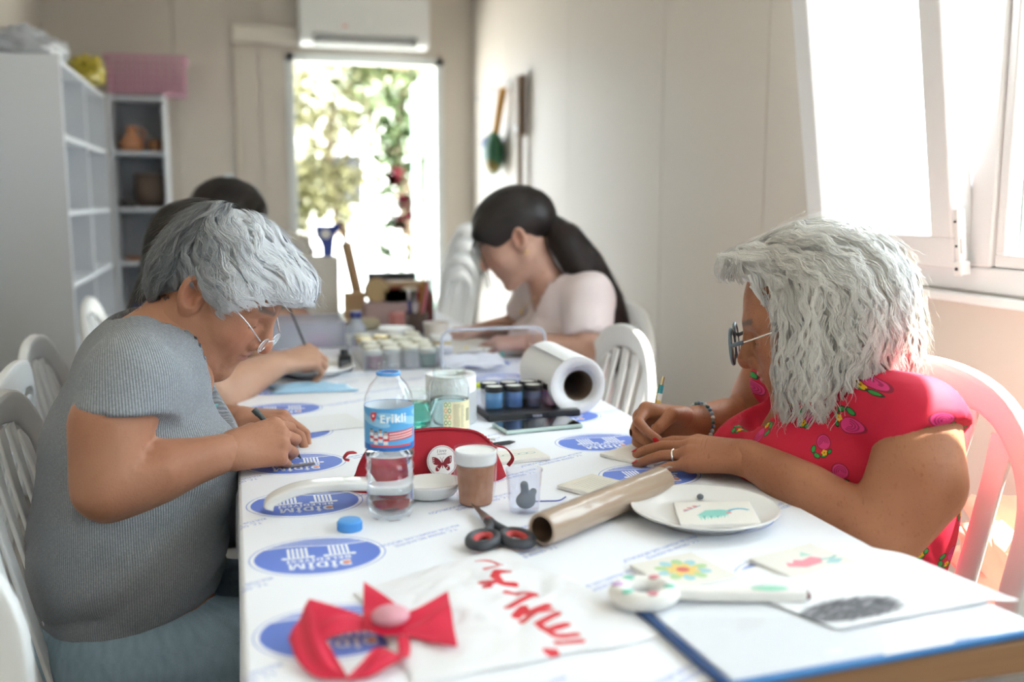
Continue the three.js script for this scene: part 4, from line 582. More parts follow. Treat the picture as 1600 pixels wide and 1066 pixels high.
// ---- person in the red dress
{
  const sh = [0.972, 0.862, -1.225, 0.057], elb = [0.868, 0.71, -1.165, 0.052], shF = [0.96, 0.85, -1.63, 0.06], elF = [0.955, 0.755, -1.69, 0.05], wr = [0.778, 0.782, -1.385], wrF = [0.785, 0.785, -1.62];
  const P = person({
    label: 'person with wavy white hair in a red flowered dress, drawing on a tile', origin: [0.95, -1.42], face: [-0.94, -0.34], headFace: [-0.84, -0.54], spots: true, skin: [0.42, 0.18, 0.095], lips: [0.45, 0.14, 0.14], brow: [0.14, 0.1, 0.08],
    headAt: [0.925, 0.985, -1.445], pitch: -20, hs: 1.1, jowl: 0.8, rough: 0.0004, kz: 1.24, torso: [[-0.01, 0.46, 0.15], [0.0, 0.6, 0.152], [0.0, 0.75, 0.138], [0.005, 0.855, 0.098], [0.01, 0.9, 0.06]],
    neck: [[0.945, 0.88, -1.43, 0.066], [-0.025, -0.03, 0, 0, 0.058]], arms: [[sh, [0.938, 0.785, -1.185, 0.071], elb, [0.82, 0.752, -1.27, 0.043], [...wr, 0.029]], [shF, [0.965, 0.81, -1.67, 0.06], elF, [0.88, 0.775, -1.65, 0.045], [...wrF, 0.029]]],
    hands: [{ wrist: wr, dir: [-0.66, -0.075, -0.75], back: [-0.1, 0.93, 0.3], right: false, fore: elb, s: 1.14, spread: 5, curls: [[4, 12, 8], [4, 13, 8], [5, 14, 9], [7, 14, 9]], thumb: [[0.045, -0.016, 0.042], [0.075, -0.02, 0.05], [0.1, -0.022, 0.048]] },
      { wrist: wrF, dir: [-1, 0.08, 0.02], back: [-0.1, 0.5, -0.85], right: true, fore: elF, s: 1.08, spread: 3, curls: [[52, 58, 22], [58, 64, 30], [64, 70, 34], [68, 72, 36]], thumb: [[0.05, -0.024, 0.04], [0.076, -0.042, 0.028], [0.094, -0.05, 0.008]] }],
    legs: [[[0.93, 0.45, -1.33, 0.105], [0.74, 0.435, -1.36, 0.085], [0.56, 0.425, -1.39, 0.068], [0.57, 0.25, -1.4, 0.055], [0.6, 0.09, -1.4, 0.04], [0.5, 0.055, -1.41, 0.035]], [[0.93, 0.45, -1.5, 0.105], [0.74, 0.435, -1.53, 0.085], [0.56, 0.425, -1.56, 0.068], [0.57, 0.25, -1.57, 0.055], [0.6, 0.09, -1.57, 0.04], [0.5, 0.055, -1.58, 0.035]]],
  });
  const { who, place, hm, trunk, legF, hd } = P;
  const roses = canvasMap(1024, 1024, (g, w, h) => {
    g.fillStyle = '#c81036'; g.fillRect(0, 0, w, h);
    const spot = (x, y, a, s) => { g.save(); g.translate(x, y); g.rotate(a); g.scale(s, s); g.fillStyle = '#103018'; for (const [p, q, r] of [[-38, -40, 26], [2, -58, 26], [38, -30, 24], [52, 6, 20]]) { g.beginPath(); g.ellipse(p, q, r * 0.95, r * 0.62, p * 0.03, 0, 7); g.fill(); } g.fillStyle = '#2f9440'; for (const [p, q, r] of [[-38, -40, 21], [2, -58, 21], [38, -30, 19], [52, 6, 15]]) { g.beginPath(); g.ellipse(p, q, r * 0.9, r * 0.55, p * 0.03, 0, 7); g.fill(); }
      g.fillStyle = '#8d0d2e'; g.beginPath(); g.ellipse(-10, 28, 50, 44, 0, 0, 7); g.fill(); g.fillStyle = '#d8347a'; g.beginPath(); g.ellipse(-10, 27, 44, 38, 0, 0, 7); g.fill(); g.strokeStyle = '#a01650'; g.lineWidth = 5; for (const r of [30, 20, 10]) { g.beginPath(); g.arc(-10, 27, r, 0.4, 4.4); g.stroke(); }
      g.fillStyle = '#e8b818'; for (let i = 0; i < 5; i++) { g.beginPath(); g.arc(30 + 11 * Math.cos(i * 1.257), -18 + 11 * Math.sin(i * 1.257), 8, 0, 7); g.fill(); } g.fillStyle = '#b06010'; g.beginPath(); g.arc(30, -18, 5, 0, 7); g.fill(); g.restore(); };
    [[180, 170, 0.2, 1], [560, 120, 2.4, 0.85], [900, 230, 0.9, 0.95], [360, 420, 1.7, 0.9], [740, 480, -0.5, 1.05], [120, 650, 2.9, 0.9], [500, 740, 0.4, 1], [880, 760, 1.9, 0.9], [280, 930, -0.8, 0.85], [680, 950, 2.6, 0.8]].forEach(([x, y, a, s]) => { for (const dx of [-w, 0, w]) for (const dy of [-h, 0, h]) spot(x + dx, y + dy, a, s * 1.5); });
  }, true);
  const strap = rc([0.955, 0.872, -1.36], [0.966, 0.856, -1.228], 0.056, 0.0775), strapF = rc([0.955, 0.86, -1.5], [0.96, 0.855, -1.61], 0.05, 0.055), cutN = capPlane([0.968, 0.862, -1.178], [0.1, -0.75, 0.7]), cutF = capPlane([0.955, 0.86, -1.65], [0, -0.4, -1]), hole = rc([0.955, 0.94, -1.43], [0.84, 0.845, -1.46], 0.078, 0.05), bn = (x, y, z) => ball(x, y, z, 0.872, 0.735, -1.38, 0.082), bf = (x, y, z) => ball(x, y, z, 0.86, 0.735, -1.51, 0.082);
  const side = (x, y, z) => el(x, y, z, 0.985, 0.71, -1.28, 0.09, 0.17, 0.08);
  const dressF = (x, y, z) => { let d = trunk(x, y, z); d = smin(d, bn(x, y, z), 0.06); d = smin(d, bf(x, y, z), 0.06); d = smin(d, side(x, y, z), 0.05); d = smin(d, Math.max(strap(x, y, z), cutN(x, y, z)), 0.025); d = smin(d, Math.max(strapF(x, y, z), cutF(x, y, z)), 0.025);
    const lg = Math.min(legF[0](x, y, z), legF[1](x, y, z)) - 0.016; d = smin(d, Math.max(lg, 0.3 - y), 0.06); d = smin(d, el(x, y, z, 0.955, 0.46, -1.42, 0.165, 0.115, 0.2), 0.06); d = Math.max(d, -hole(x, y, z));
    return d - 0.004 * nz(x * 12, y * 9, z * 12) - 0.003 * Math.abs(nz(x * 18 + y * 9, y * 6, z * 18)); };
  const dg = nets(dressF, [0.45, 0.28, -1.74], [1.2, 0.98, -1.12], 0.0075); part('dress', place(cylUV(dg, 0.95, -1.42, 0.15, 0.16, 0.2, 0.2)), M([1, 1, 1], 0.75, { map: roses, sheen: 0.2 }), who, 'red sleeveless dress with a flower print');
  for (const z of [-1.405, -1.575]) part('shoe', rbox(0.23, 0.07, 0.085, 0.03, 0.53 - P.ox, 0.036, z - P.oz, 4), MAT.wood, who);
  // hair: long, wavy and white, hanging to the shoulders (upright frame that looks where the head looks)
  const m = frameOf([0.925, 0.985, -1.445], [-0.84, -0.54], 0, 0, 1.02);
  const vol = (x, y, z) => { const a = Math.abs(z); let d = el(x, y, z, -0.012, 0.07, 0, 0.12, 0.094, 0.1); d = smin(d, el(x, y, z, -0.062, -0.02, 0, 0.095, 0.13, 0.118), 0.05); d = smin(d, el(x, y, a, -0.012, -0.045, 0.088, 0.066, 0.128, 0.04), 0.04); d = smin(d, el(x, y, z, 0.108, 0.085, 0, 0.044, 0.036, 0.06), 0.035); return ssub(d, el(x, y, z, 0.125, -0.035, 0, 0.075, 0.1, 0.2), 0.012); };
  const volN = (x, y, z) => vol(x, y, z) + 0.007 - 0.005 * nz(x * 30, y * 14, z * 30) - 0.004 * nz(x * 70, y * 30, z * 70) + 0.01 * sstep(-0.08, -0.17, y) * Math.abs(nz(x * 45, y * 5, z * 45)) * 2;
  const SNOW = [0.94, 0.91, 0.86], GREY = [0.42, 0.39, 0.35];
  const cap = nets(volN, [-0.22, -0.22, -0.17], [0.18, 0.2, 0.17], 0.004); paint(cap, () => mix3(SNOW, GREY, 0.22)); cap.applyMatrix4(m);
  const hg = part('hair', place(cap), hairMat(0.6), who, 'shoulder-length wavy white hair');
  const flow = (p) => { const top = sstep(0.02, 0.14, p[1]), s = Math.sign(p[2] + 1e-6); if (p[0] > 0.105 && p[1] < 0.105) return [0.1, 1, 0.2 * s]; return [-0.9 * top - 0.12 + (p[1] < 0 ? 0.1 : 0), -0.25 - 1.1 * (1 - top), 0.6 * top * s * sstep(0.0, 0.04, Math.abs(p[2]))]; }, stop = (p) => el(p[0], p[1], p[2], 0.125, -0.035, 0, 0.075, 0.1, 0.2) < 0.002, ends = { vol, flow, stop, wave: 0.85, freq: 0.6, step: 0.0058, end: 0.02 };
  const rootR = (lim, q) => () => onSurface(vol, [-0.2, -0.1, -0.15], [0.15, 0.18, 0.15], (p) => !stop(p) && (p[1] > lim || rnd() < q)), guides = grow({ ...ends, n: 820, steps: 40, lift: () => 0.009, lock: 17, fly: 0, root: rootR(-0.03, 0.5) });
  const list = bundle(guides, 15, 0.0068, 0.0022, 0.0012).concat(grow({ ...ends, n: 900, steps: 36, lift: () => 0.009, lock: 9, fly: 0.35, root: rootR(-0.04, 0.4) }));
  part('strands', place(strands(strandsTo(list, m), (s) => { return mix3(GREY, SNOW, clamp(0.7 + (s.lock ? (s.lock[1] - 3.1) * 0.1 : 0) + rr(-0.18, 0.18))); }, 0.00066)), hairMat(0.42, 0.3), hg).userData.kind = 'stuff';
  // glasses
  const gl = new THREE.Group(); gl.name = 'glasses'; who.add(gl); const T = (pts, r) => tube(pts.map((q) => put(hm, ...q)), r, 24, 8), frame = M([0.1, 0.14, 0.17], 0.35), met = M([0.7, 0.68, 0.62], 0.25, { metalness: 0.9 });
  for (const s of [1, -1]) {
    const ring = [...Array(17)].map((_, k) => { const a = k / 16 * PI * 2; return [0.1215 - 0.006 * Math.sin(a), 0.006 + 0.026 * Math.sin(a), s * 0.035 + 0.029 * Math.cos(a)]; });
    part('rim', place(T(ring, 0.003)), frame, gl); part('lens', place(new THREE.SphereGeometry(1, 24, 12).scale(0.0013, 0.025, 0.028).rotateZ(0.22).translate(0.1205, 0.006, s * 0.035).applyMatrix4(hm)), clear([0.85, 0.9, 0.92], 0.02), gl);
    part('temple', place(T([[0.119, 0.01, s * 0.064], [0.09, 0.011, s * 0.075], [0.03, 0.014, s * 0.084], [-0.01, 0.01, s * 0.085]], 0.0016)), met, gl); part('temple_joint', place(T([[0.12, 0.01, s * 0.063], [0.108, 0.011, s * 0.069], [0.1, 0.011, s * 0.072]], 0.0034)), frame, gl);
  }
  part('bridge', place(T([[0.12, 0.012, -0.007], [0.126, 0.015, 0], [0.12, 0.012, 0.007]], 0.0022)), frame, gl);
  const red = M([0.62, 0.012, 0.02], 0.15, { clearcoat: 0.6 }); for (const h of hd) for (const n of h.nails) part('fingernail', place(nailGeo(n)), red, who, 'red painted fingernail');
  // ring, bracelet
  const h0 = hd[0], rp = h0.P(0.105, -0.001, -0.0105 * 1.05), rq = h0.P(0.112, -0.003, -0.0115); part('ring', place(new THREE.TorusGeometry(0.0112, 0.0022, 8, 24).applyQuaternion(new THREE.Quaternion().setFromUnitVectors(V(0, 0, 1), rq.sub(rp).normalize())).translate(...rp.toArray())), M([0.8, 0.78, 0.72], 0.2, { metalness: 1 }), who, 'silver ring');
  const br = new THREE.Group(); br.name = 'bracelet'; who.add(br); const bc = V(0.812, 0.783, -1.625), ax = V(0.07, -0.01, -0.02).normalize(), s1 = ax.clone().cross(V(0, 1, 0)).normalize(), s2 = ax.clone().cross(s1), bead = new THREE.SphereGeometry(0.0037, 10, 8), bm = [M([0.12, 0.2, 0.28], 0.3), M([0.3, 0.42, 0.5], 0.3), M([0.6, 0.6, 0.55], 0.3), M([0.08, 0.16, 0.14], 0.3)];
  for (let i = 0; i < 28; i++) { const a = i / 28 * 2 * PI, q = bc.clone().addScaledVector(s1, 0.036 * Math.cos(a)).addScaledVector(s2, 0.036 * Math.sin(a)); part('bead', place(bead.clone().translate(...q.toArray())), bm[i % 4], br); }
}
// ---- person in the pale pink shirt
{
  const sh = [0.965, 0.915, -2.63, 0.056], elb = [0.93, 0.77, -2.55, 0.044], wr = [0.79, 0.785, -2.68], shF = [0.9, 0.91, -2.92, 0.056], elF = [0.86, 0.785, -3.02, 0.042], wrF = [0.72, 0.785, -2.95];
  const P = person({
    label: 'person with long dark tied-back hair in a pale pink shirt, bent over a book', origin: [0.94, -2.77], face: [-0.955, -0.25], headFace: [-0.955, -0.28], skin: [0.56, 0.34, 0.26], lips: [0.45, 0.17, 0.16], brow: [0.03, 0.02, 0.02], headAt: [0.79, 1.075, -2.77], pitch: -29, hs: 1.06, kz: 1.32, cell: 0.013,
    torso: [[-0.06, 0.46, 0.12], [-0.05, 0.6, 0.105], [-0.015, 0.76, 0.108], [0.015, 0.875, 0.088], [0.05, 0.925, 0.055]], neck: [[0.895, 0.925, -2.77, 0.052], [-0.02, -0.03, 0, 0, 0.046]],
    arms: [[sh, [0.95, 0.84, -2.59, 0.05], elb, [0.86, 0.78, -2.61, 0.038], [...wr, 0.026]], [shF, elF, [0.79, 0.785, -2.99, 0.036], [...wrF, 0.026]]],
    hands: [{ wrist: wr, dir: [-0.9, -0.05, -0.35], back: [0, 0.95, 0.2], right: false, fore: elb, wr: 0.026, curls: [[20, 30, 15], [22, 32, 15], [25, 34, 15], [28, 34, 15]] }, { wrist: wrF, dir: [-0.95, -0.04, 0.25], back: [0, 0.9, -0.3], right: true, fore: elF, wr: 0.026, curls: [[35, 50, 25], [38, 50, 25], [42, 52, 25], [45, 52, 25]] }],
    legs: [[[0.98, 0.445, -2.69, 0.09], [0.78, 0.435, -2.71, 0.075], [0.6, 0.425, -2.73, 0.06], [0.6, 0.25, -2.73, 0.05], [0.63, 0.09, -2.73, 0.038], [0.53, 0.055, -2.74, 0.034]], [[0.98, 0.445, -2.85, 0.09], [0.78, 0.435, -2.87, 0.075], [0.6, 0.425, -2.89, 0.06], [0.6, 0.25, -2.89, 0.05], [0.63, 0.09, -2.89, 0.038], [0.53, 0.055, -2.9, 0.034]]],
  });
  const { who, place, hm, trunk, legF } = P, slN = rc(sh, [0.938, 0.8, -2.57], 0.069, 0.066), slF = rc(shF, [0.865, 0.8, -3.01], 0.067, 0.062), cN = capPlane([0.942, 0.81, -2.575], [-0.15, -1, 0.4]), cF = capPlane([0.872, 0.83, -2.99], [-0.2, -1, -0.5]), hole = rc([0.9, 0.985, -2.77], [0.8, 0.85, -2.79], 0.066, 0.045), yk = rc([0.93, 0.92, -2.72], sh, 0.062, 0.062), yk2 = rc([0.92, 0.92, -2.82], shF, 0.062, 0.06);
  const shirtF = (x, y, z) => { let d = trunk(x, y, z); d = smin(d, ball(x, y, z, 0.86, 0.76, -2.73, 0.07), 0.05); d = smin(d, ball(x, y, z, 0.85, 0.76, -2.84, 0.07), 0.05); d = smin(d, yk(x, y, z), 0.04); d = smin(d, yk2(x, y, z), 0.04); d = smin(d, Math.max(slN(x, y, z), cN(x, y, z)), 0.025); d = smin(d, Math.max(slF(x, y, z), cF(x, y, z)), 0.025); d = Math.max(d, -hole(x, y, z)); return Math.max(d, 0.42 - y) - 0.004 * nz(x * 12, y * 14, z * 12) - 0.003 * Math.abs(nz(x * 20 + y * 9, y * 8, z * 18)); };
  part('shirt', place(nets(shirtF, [0.7, 0.4, -3.1], [1.14, 1.03, -2.47], 0.01)), M([0.76, 0.66, 0.66], 0.85, { sheen: 0.3 }), who, 'pale pink short-sleeved shirt');
  part('trousers', place(nets((x, y, z) => Math.max(Math.min(legF[0](x, y, z), legF[1](x, y, z)), 0.09 - y), [0.46, 0.06, -2.99], [1.12, 0.56, -2.58], 0.012)), M([0.05, 0.055, 0.07], 0.9), who);
  for (const z of [-2.735, -2.895]) part('shoe', rbox(0.22, 0.07, 0.08, 0.03, 0.56 - P.ox, 0.036, z - P.oz, 4), MAT.black, who);
  const vol = (x, y, z) => { const a = Math.abs(z); let d = el(x, y, z, -0.01, 0.05, 0, 0.112, 0.092, 0.086); d = smin(d, el(x, y, z, -0.075, 0.03, 0, 0.055, 0.06, 0.065), 0.03); d = smin(d, el(x, y, a, 0.05, 0.05, 0.05, 0.055, 0.045, 0.038), 0.02); d = ssub(d, el(x, y, z, 0.12, -0.045, 0, 0.07, 0.1, 0.2), 0.012); return ssub(d, el(x, y, a, 0.0, -0.05, 0.08, 0.06, 0.055, 0.05), 0.015); };
  const cap = nets((x, y, z) => vol(x, y, z) - 0.002 * nz(x * 20, y * 60, z * 60), [-0.16, -0.09, -0.13], [0.14, 0.17, 0.13], 0.005); paint(cap, () => [0.012, 0.009, 0.009]); cap.applyMatrix4(hm);
  const hg = part('hair', place(cap), hairMat(0.45), who, 'dark brown hair pulled back');
  const tail = chain([[0.872, 1.13, -2.74, 0.028], [0.915, 1.075, -2.715, 0.05], [0.97, 1.0, -2.7, 0.054], [1.03, 0.9, -2.69, 0.046], [1.07, 0.8, -2.68, 0.034], [1.078, 0.72, -2.68, 0.018]]), tailF = (x, y, z) => tail(x, y, z) - 0.008 * nz(x * 30, y * 18, z * 30);
  part('ponytail', place(paint(nets(tailF, [0.8, 0.66, -2.82], [1.16, 1.2, -2.58], 0.006), () => [0.014, 0.009, 0.008])), hairMat(0.5), who);
  const tl = grow({ n: 1500, vol: tail, steps: 30, step: 0.012, lift: () => 0.004, wave: 0.5, freq: 0.45, fly: 0.08, end: 0.012, root: () => onSurface(tail, [0.85, 0.85, -2.8], [1.08, 1.16, -2.6]), flow: (p) => [0.55 - clamp((0.95 - p[1]) * 3, 0, 0.5), -1, 0] });
  part('strands', place(strands(tl, () => [0.02, 0.012, 0.01].map((c) => c * rr(0.6, 1.6)), 0.001)), hairMat(0.4), hg).userData.kind = 'stuff';
  const fr = [...Array(16)].map(() => { const a = rr(-0.03, 0.03), b = rr(0, 0.02); return [[0.1, 0.055, 0.035 + a * 0.3], [0.108 + b, 0.03, 0.045 + a], [0.115 + b, -0.03, 0.05 + a], [0.135 + b, -0.09, 0.05 + a]].map((q) => put(hm, ...q)); }).concat([...Array(12)].map(() => { const a = rr(-0.02, 0.02); return [[0.09, 0.055, -0.05 + a * 0.3], [0.1, 0.02, -0.06 + a], [0.11, -0.05, -0.06 + a], [0.14, -0.13, -0.06 + a]].map((q) => put(hm, ...q)); }));
  part('fringe', place(strands(fr.map((s) => { const c = curve(s); return [...Array(14)].map((_, i) => [...c.getPoint(i / 13).toArray(), 0.1, 0, 0.99]); }), () => [0.015, 0.011, 0.01], 0.0009)), hairMat(0.4), hg).userData.kind = 'stuff';
  part('hair_claw', place(new THREE.TorusGeometry(0.026, 0.008, 8, 20).scale(1, 0.8, 1.6).rotateY(1.2).translate(0.868, 1.135, -2.735)), M([0.35, 0.14, 0.09], 0.35), who, 'brown hair clip');
  part('necklace', place(tube([[0.895, 0.965, -2.71], [0.85, 0.92, -2.735], [0.815, 0.875, -2.775], [0.812, 0.868, -2.79]], 0.0014, 20, 6)), M([0.7, 0.5, 0.2], 0.3, { metalness: 0.9 }), who); part('pendant', place(new THREE.SphereGeometry(0.008, 12, 8).scale(0.5, 1, 1).translate(0.808, 0.86, -2.785)), M([0.6, 0.42, 0.12], 0.3, { metalness: 0.8 }), who);
  part('earring', place(new THREE.TorusGeometry(0.006, 0.0012, 6, 16).translate(...put(hm, -0.008, -0.042, 0.077 * -1))), M([0.75, 0.55, 0.25], 0.3, { metalness: 1 }), who);
}
// ---- the two people farther up on the left: dark hair, one arm at work
function seated({ label, ox, oz, headAt, pitch, cloth, skin, arm, handAt, hairLong, claw }) {
  const [sh, el1, wr] = arm, shF = [ox + 0.06, 0.9, oz - 0.16, 0.058], elF = [ox + 0.1, 0.775, oz - 0.2, 0.044], wrF = [ox + 0.26, 0.79, oz - 0.12];
  const P = person({ label, origin: [ox, oz], face: [1, 0], skin, brow: [0.02, 0.015, 0.015], headAt, pitch, hs: 1.06, kz: 1.25, cell: 0.014, torso: [[0, 0.46, 0.125], [0.01, 0.6, 0.125], [0.03, 0.76, 0.12], [0.06, 0.875, 0.095], [0.09, 0.925, 0.06]], neck: [[ox + 0.09, 0.93, oz, 0.055], [-0.02, -0.03, 0, 0, 0.05]],
    arms: [[sh, el1, [lerp(el1[0], wr[0], 0.35), lerp(el1[1], wr[1], 0.35) + 0.006, lerp(el1[2], wr[2], 0.35), 0.05], [...wr, 0.03]], [shF, elF, [...wrF, 0.03]]],
    hands: [{ wrist: wr, dir: handAt, back: [-0.3, 0.75, 0.55], right: true, fore: el1, wr: 0.03, s: 1.05, curls: [[40, 55, 30], [45, 60, 30], [50, 62, 30], [55, 62, 30]], thumb: [[0.055, -0.024, 0.04], [0.085, -0.04, 0.034], [0.106, -0.048, 0.02]] }, { wrist: wrF, dir: [0.95, -0.03, 0.2], back: [0, 1, 0], right: false, fore: elF, wr: 0.03, curls: [[20, 30, 15], [20, 30, 15], [24, 30, 15], [26, 30, 15]] }],
    legs: [-0.085, 0.085].map((s) => [[ox, 0.447, oz + s, 0.093], [ox + 0.21, 0.435, oz + s, 0.078], [ox + 0.39, 0.425, oz + s, 0.062], [ox + 0.39, 0.25, oz + s, 0.052], [ox + 0.36, 0.09, oz + s, 0.04], [ox + 0.46, 0.055, oz + s, 0.035]]) });
  const { who, place, hm, trunk, legF } = P, slN = rc(sh, el1, 0.072, 0.066), slF = rc(shF, elF, 0.072, 0.066), mid = (a, b) => [0, 1, 2].map((i) => lerp(a[i], b[i], 0.62)), cN = capPlane(mid(sh, el1), [0, 1, 2].map((i) => el1[i] - sh[i])), cF = capPlane(mid(shF, elF), [0, 1, 2].map((i) => elF[i] - shF[i])), hole = rc([ox + 0.09, 0.99, oz], [ox + 0.16, 0.88, oz], 0.066, 0.04), yk = rc([ox + 0.05, 0.92, oz + 0.08], sh, 0.06, 0.06), yk2 = rc([ox + 0.05, 0.92, oz - 0.08], shF, 0.06, 0.06);
  part('shirt', place(nets((x, y, z) => { let d = smin(smin(trunk(x, y, z), yk(x, y, z), 0.04), yk2(x, y, z), 0.04); d = smin(d, Math.max(slN(x, y, z), cN(x, y, z)), 0.025); d = smin(d, Math.max(slF(x, y, z), cF(x, y, z)), 0.025); return Math.max(Math.max(d, -hole(x, y, z)), 0.42 - y) - 0.004 * nz(x * 12, y * 14, z * 12); }, [ox - 0.22, 0.4, oz - 0.36], [ox + 0.26, 1.03, oz + 0.36], 0.012)), cloth, who);
  part('trousers', place(nets((x, y, z) => Math.max(Math.min(legF[0](x, y, z), legF[1](x, y, z)), 0.09 - y), [ox - 0.13, 0.06, oz - 0.22], [ox + 0.53, 0.58, oz + 0.22], 0.013)), M([0.06, 0.06, 0.08], 0.9), who);
  for (const s of [-0.085, 0.085]) part('shoe', rbox(0.22, 0.07, 0.08, 0.03, 0.42, 0.036, s, 4), MAT.black, who);
  const long = rc([-0.045, 0.0, 0], [-0.05, -0.13, 0], 0.07, hairLong ? 0.066 : 0.03), vol = (x, y, z) => { const a = Math.abs(z); let d = el(x, y, z, -0.01, 0.055, 0, 0.116, 0.098, 0.092); d = smin(d, long(x, y, z), 0.04); d = smin(d, el(x, y, a, 0.03, 0.03, 0.055, 0.06, 0.06, 0.04), 0.02); return ssub(d, el(x, y, z, 0.12, -0.04, 0, 0.07, 0.1, 0.2), 0.012); };
  const cap = nets((x, y, z) => vol(x, y, z) - 0.004 * nz(x * 30, y * 20, z * 30), [-0.2, -0.24, -0.14], [0.14, 0.18, 0.14], 0.0055); paint(cap, () => [0.014, 0.01, 0.009]); cap.applyMatrix4(hm); const hg = part('hair', place(cap), hairMat(0.5), who, 'dark brown hair');
  const list = grow({ n: 900, vol, steps: 20, step: 0.009, lift: () => 0.004, wave: 0.5, freq: 0.45, fly: 0.05, end: 0.008, root: () => onSurface(vol, [-0.15, -0.1, -0.12], [0.1, 0.17, 0.12]), flow: (p) => [-0.5 * sstep(0, 0.12, p[1]) - 0.1, -0.8, 0.2 * Math.sign(p[2])] });
  part('strands', place(strands(strandsTo(list, hm), () => [0.018, 0.012, 0.01].map((c) => c * rr(0.6, 1.6)), 0.001)), hairMat(0.4), hg).userData.kind = 'stuff';
  if (claw) part('hair_clip', place(rbox(0.03, 0.012, 0.02, 0.004).applyMatrix4(new THREE.Matrix4().makeTranslation(...put(hm, -0.03, 0.155, 0.03)))), M([0.6, 0.66, 0.66], 0.3), who, 'pale hair clip');
  return P;
}
seated({ label: 'dark-haired person behind the grey-shirted person, reaching over a plate with a brush', ox: -0.22, oz: -2.47, headAt: [-0.075, 1.025, -2.42], pitch: -20, cloth: M([0.03, 0.035, 0.09], 0.85), skin: [0.54, 0.32, 0.22], arm: [[-0.13, 0.88, -2.31, 0.06], [-0.05, 0.752, -2.27, 0.055], [0.1, 0.798, -2.42]], handAt: [0.08, 0.01, -0.03], hairLong: true });
seated({ label: 'farthest person on the left, only the dark top of the head showing', ox: -0.16, oz: -3.45, headAt: [-0.005, 1.095, -3.4], pitch: -12, cloth: M([0.12, 0.13, 0.16], 0.85), skin: [0.5, 0.3, 0.22], arm: [[-0.07, 0.88, -3.29, 0.06], [0.0, 0.76, -3.26, 0.052], [0.14, 0.795, -3.38]], handAt: [0.08, 0.0, -0.02], hairLong: false, claw: true });
